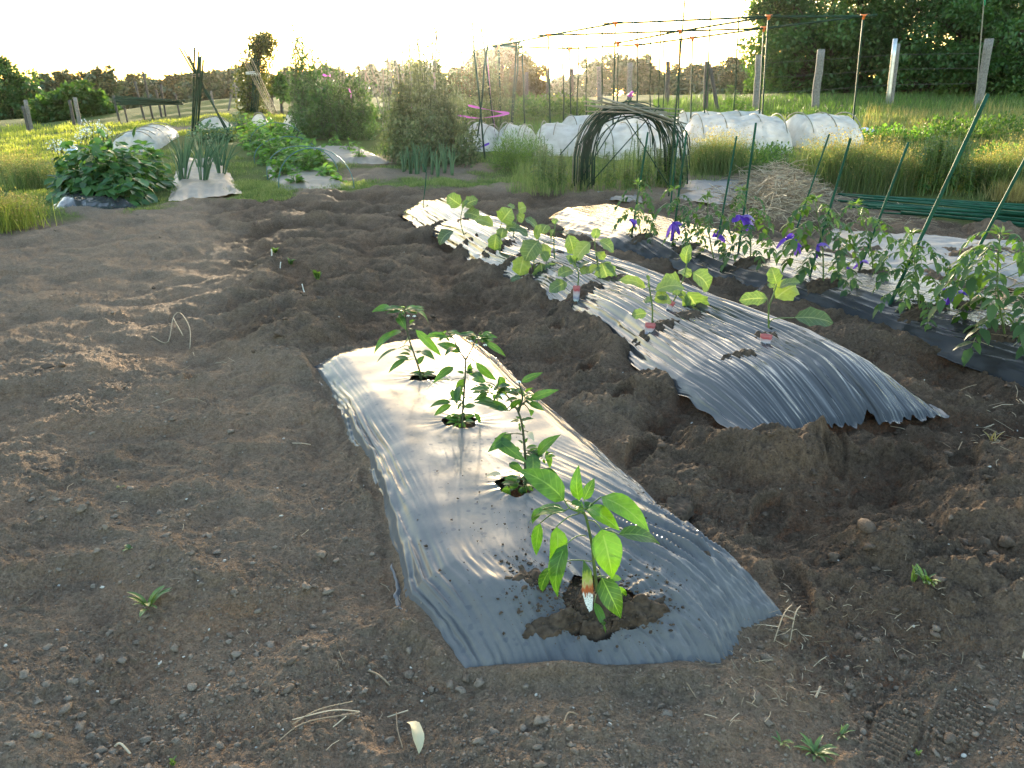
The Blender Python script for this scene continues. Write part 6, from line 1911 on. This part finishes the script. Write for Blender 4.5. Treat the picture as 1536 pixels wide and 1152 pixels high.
bush("feathery light green bush, centre, behind the grass strip", [(778, 254, 42, 52), (760, 252, 26, 44), (800, 250, 26, 40)], 6500, .06, .008, "feather")
bush("leafy upright weed left of the arch's left foot", [(832, 288, 26, 78), (818, 284, 20, 56), (845, 286, 18, 50)], 900, .10, .022, "weedd", "weed", "weed", "tall weeds round the arch", "stalk")
bush("leafy weed growing inside the arch", [(918, 286, 20, 64), (940, 286, 16, 40)], 620, .10, .022, "weed", "weed", "weed", "tall weeds round the arch", "stalk")
bush("thin tall yellowish weed inside the arch before the cream tunnel", [(948, 282, 14, 92)], 260, .07, .016, "weed", "weed", "weed", "tall weeds round the arch", "stalk")
bush("dense dark green weed clump at the arch's right foot", [(985, 284, 30, 66), (1008, 280, 22, 54)], 1500, .09, .022, "weedd", "weed", "weed", "tall weeds round the arch", "stalk")
bush("dark green clump of upright goldenrod stems behind the pole pile", [(1398, 292, 32, 84), (1418, 288, 22, 76), (1380, 286, 16, 64)], 2600, .11, .024, "weedd", "weed", "weed", None, "stalk")
bush("olive leafy weeds at the right end of the straw heap", [(1225, 262, 26, 30), (1250, 252, 24, 26)], 700, .06, .03, "weed", "weed", "weed")
bush("low broad-leaved weeds between the seeding clump and the straw", [(1130, 262, 34, 20), (1160, 256, 28, 18)], 700, .06, .035, "weedd", "weed", "weed")
bush("fresh green weeds right of the goldenrod, behind the pole pile", [(1455, 292, 30, 40), (1440, 270, 26, 34)], 1100, .08, .025, "weed", "weed", "weed", None, "stalk")
bush("light green weeds at the right edge, behind the dry heap", [(1525, 262, 34, 34), (1490, 250, 30, 30)], 1000, .07, .035, "feather", "weed", "weed")
bush("small leafy weed in front of the rounded right tunnel", [(1172, 224, 12, 16)], 120, .07, .02, "weed", "weed", "weed", None, "stalk")
bush("reddish-tipped dock plant standing up out of the long white tunnel", [(1095, 186, 14, 52), (1108, 184, 10, 30)], 260, .13, .06, "bean", "dock_plant", "weed", None, "stalk")
bush("yellowish seeding grass clump right of the arch", [(1078, 262, 40, 62), (1055, 258, 20, 48), (1098, 258, 22, 50)], 2600, .05, .006, "grass", "grass_clump", "grass clump", "seeding grass clumps", "grass", True)
bush("wide pale seeding grass clump behind the straw heap", [(1262, 284, 42, 78), (1300, 288, 40, 70), (1225, 272, 32, 60)], 4200, .05, .006, "grass", "grass_clump", "grass clump", "seeding grass clumps", "grass", True)
bush("pale green fine grass clump between straw and goldenrod", [(1345, 290, 32, 62), (1320, 284, 24, 56)], 2200, .05, .006, "grass", "grass_clump", "grass clump", "seeding grass clumps", "grass", True)
bush("tall grass clump at the right edge beyond the pole pile", [(1500, 288, 40, 68), (1536, 282, 30, 74), (1465, 286, 28, 50)], 3400, .05, .006, "grass", "grass_clump", "grass clump", "seeding grass clumps", "grass", True)
bush("dry twiggy weed heap beside the right ends of the poles", [(1520, 300, 30, 34)], 900, .05, .005, "drygrass", "grass_clump", "grass clump", "seeding grass clumps", "grass", False)
bush("bright green low weeds behind the seeding clump right of the arch", [(1135, 242, 34, 22), (1165, 236, 26, 18)], 900, .05, .03, "feather", "weed", "weed")
bush("bright yellow-green low foliage right of the white tunnels", [(1330, 214, 40, 22), (1290, 216, 24, 18), (1380, 216, 34, 20)], 1500, .06, .035, "bean", "weed", "weed")
bush("broad bright green potato-like foliage patch in the right field", [(1420, 214, 46, 34), (1470, 212, 40, 34), (1510, 206, 36, 30)], 1900, .07, .045, "weed", "weed", "weed")
bush("tall wild grass on the left lawn edge, lowest at the left border", [(10, 340, 44, 46), (-30, 346, 50, 60), (34, 330, 30, 36)], 3000, .05, .006, "lawn", "grass_clump", "grass clump", None, "grass", True)
bush("pale tall grass left of the broad leafy clump", [(52, 282, 46, 44), (20, 270, 46, 42)], 2000, .05, .006, "grass", "grass_clump", "grass clump", None, "grass", True)
bush("low dark weeds at the foot of the dense peas", [(470, 208, 26, 20), (540, 210, 24, 18)], 700, .06, .03, "pea", "weed", "weed")
bush("weeds between the wispy peas and the leeks", [(598, 236, 20, 30), (690, 246, 18, 26)], 500, .06, .03, "pea", "weed", "weed")
bush("green potato row beyond the cream tunnels, below the far woods", [(560, 180, 50, 16), (800, 176, 60, 26), (860, 172, 40, 22), (720, 180, 40, 20)], 2600, .09, .07, "weedd", "potato_row", "vegetable plants")
# pale blue plastic bag in the right field
b = hp(1296, 202); k = mpp(b[1]); V0, F0 = ico(); mb = MB(); n0 = V0 * (1 + .2 * np.sin(V0[:, :1] * 5 + 1) * np.cos(V0[:, 1:2] * 4)); mb.add(b + [0, 0, .05] + n0 * np.array([17 * k, .2, 6 * k]), F0)
solo("plastic_bag", mb, M["bluebag"], "pale blue plastic bag lying low in the grass right of the tunnels", "bag", loc=b)
b = hp(109, 236); k = mpp(b[1]); mb = MB(); mb.add(at(109, 226, b[1]) + n0 * np.array([7 * k, .06, 8 * k]), F0)
solo("plastic_bag", mb, M["bluebag"], "small bluish plastic bag caught behind the broad leafy clump", "bag", loc=b)
thin_pole((140, 240), (137, 172), .006, "thin dark stick standing left of the nearest pale tunnel", "poled", None)
thin_pole((636, 316), (634, 246), .006, "single thin green stick at the far end of the tilled soil", "pole", None)
for px in (1120, 1135, 1152):
    pass

# --- grass
def grass_in(mb, poly, n, hpx, w_, lean=.5, seed=0, hmin=.4, avoid=True):
    P_ = np.array(poly, float); lo = P_.min(0); hi = P_.max(0); got = 0; tries = 0
    while got < n and tries < 30:
        tries += 1
        px = lo[0] + RNG.random(n) * (hi[0] - lo[0]); py = lo[1] + RNG.random(n) * (hi[1] - lo[1])
        ok = poly_sd(px, py, P_) < 0
        px, py = px[ok], py[ok]
        if not len(px): continue
        P = G(px, py, T); t = turf_at(P[:, 0], P[:, 1])
        clump = np.clip(.5 + fbm(P[:, 0] * 1.3, P[:, 1] * 1.3, 700 + seed, 3) * .9, .05, 1.2)
        k = (RNG.random(len(P)) < clump * t) if avoid else np.ones(len(P), bool)
        P = P[k][: n - got]; cl = clump[k][: n - got]
        P[:, 2] = T(P[:, 0], P[:, 1]) + .05 * perlin(P[:, 0] * .5, P[:, 1] * .5, 55) * 1.0 - .01
        H = hpx * mpp(P[:, 1]) * (hmin + (1 - hmin) * RNG.random(len(P))) * (.5 + .7 * cl)
        blades(mb, P, H, w_ * np.clip(P[:, 1] / 10, .8, 3.5), lean, np.clip(RNG.random(len(P)) * .7 + .3 * cl, 0, 1))
        got += len(P)


mb = MB()
grass_in(mb, [(-120, 190), (170, 188), (175, 205), (110, 232), (80, 262), (60, 320), (-20, 350), (-120, 350)], 30000, 8, .007)
grass_in(mb, [(160, 186), (400, 170), (470, 185), (420, 200), (300, 205), (180, 205)], 8000, 6, .007)
stuff("lawn_grass", mb, M["lawn"])
mb = MB()
grass_in(mb, [(20, 345), (60, 270), (180, 240), (260, 225), (380, 240), (420, 300), (300, 320), (80, 340)], 18000, 7, .006, seed=1)
grass_in(mb, [(330, 310), (380, 270), (560, 270), (700, 268), (880, 275), (900, 296), (600, 300), (400, 306)], 18000, 7, .006, seed=2)
grass_in(mb, [(400, 235), (600, 215), (760, 225), (880, 240), (880, 275), (620, 270), (430, 275)], 11000, 6, .006, seed=3)
grass_in(mb, [(760, 296), (780, 250), (900, 245), (1010, 240), (1030, 280), (900, 296)], 4000, 30, .006, seed=4, avoid=False)
stuff("path_grass", mb, M["grass"])
mb = MB()
grass_in(mb, [(1030, 300), (1040, 235), (1180, 215), (1280, 200), (1290, 160), (1640, 155), (1640, 300), (1430, 300), (1260, 285), (1150, 270)], 30000, 11, .006, seed=5, avoid=False)
grass_in(mb, [(1150, 182), (1640, 172), (1640, 190), (1150, 200)], 9000, 14, .006, seed=6, avoid=False)
stuff("field_grass", mb, M["grass"])
mb = MB()
grass_in(mb, [(440, 188), (1180, 165), (1180, 184), (700, 200), (440, 205)], 9000, 10, .007, seed=7, avoid=False)
grass_in(mb, [(1260, 250), (1540, 240), (1640, 200), (1300, 200)], 5000, 14, .006, seed=8, avoid=False)
grass_in(mb, [(980, 176), (980, 150), (1640, 138), (1640, 178)], 12000, 12, .006, seed=12, avoid=False)
stuff("back_grass", mb, M["weed"])
mb = MB()
grass_in(mb, [(1280, 240), (1640, 215), (1640, 170), (1300, 170)], 6000, 22, .004, seed=9, avoid=False, lean=.3)
stuff("dry_grass", mb, M["drygrass"])

# ------------------------------------------------------------------ evening air
mb = MB()
x0, x1, y0, y1, z0, z1 = -130, 130, -6, 150, -6, 24
V = np.array([(x, y, z) for z in (z0, z1) for y in (y0, y1) for x in (x0, x1)], float)
mb.add(V, None, [(0, 2, 3, 1), (4, 5, 7, 6), (0, 1, 5, 4), (2, 6, 7, 3), (0, 4, 6, 2), (1, 3, 7, 5)])
hm = bpy.data.materials.new("evening_haze"); hm.use_nodes = True
hn = hm.node_tree; hn.nodes.remove(hn.nodes["Principled BSDF"])
pv = hn.nodes.new("ShaderNodeVolumePrincipled"); pv.inputs["Color"].default_value = (.95, .95, .95, 1); pv.inputs["Density"].default_value = .00015; pv.inputs["Anisotropy"].default_value = .93
hn.links.new(pv.outputs[0], hn.nodes["Material Output"].inputs["Volume"])
stuff("haze", mb, hm, smooth=False)
scene.cycles.volume_bounces = 0
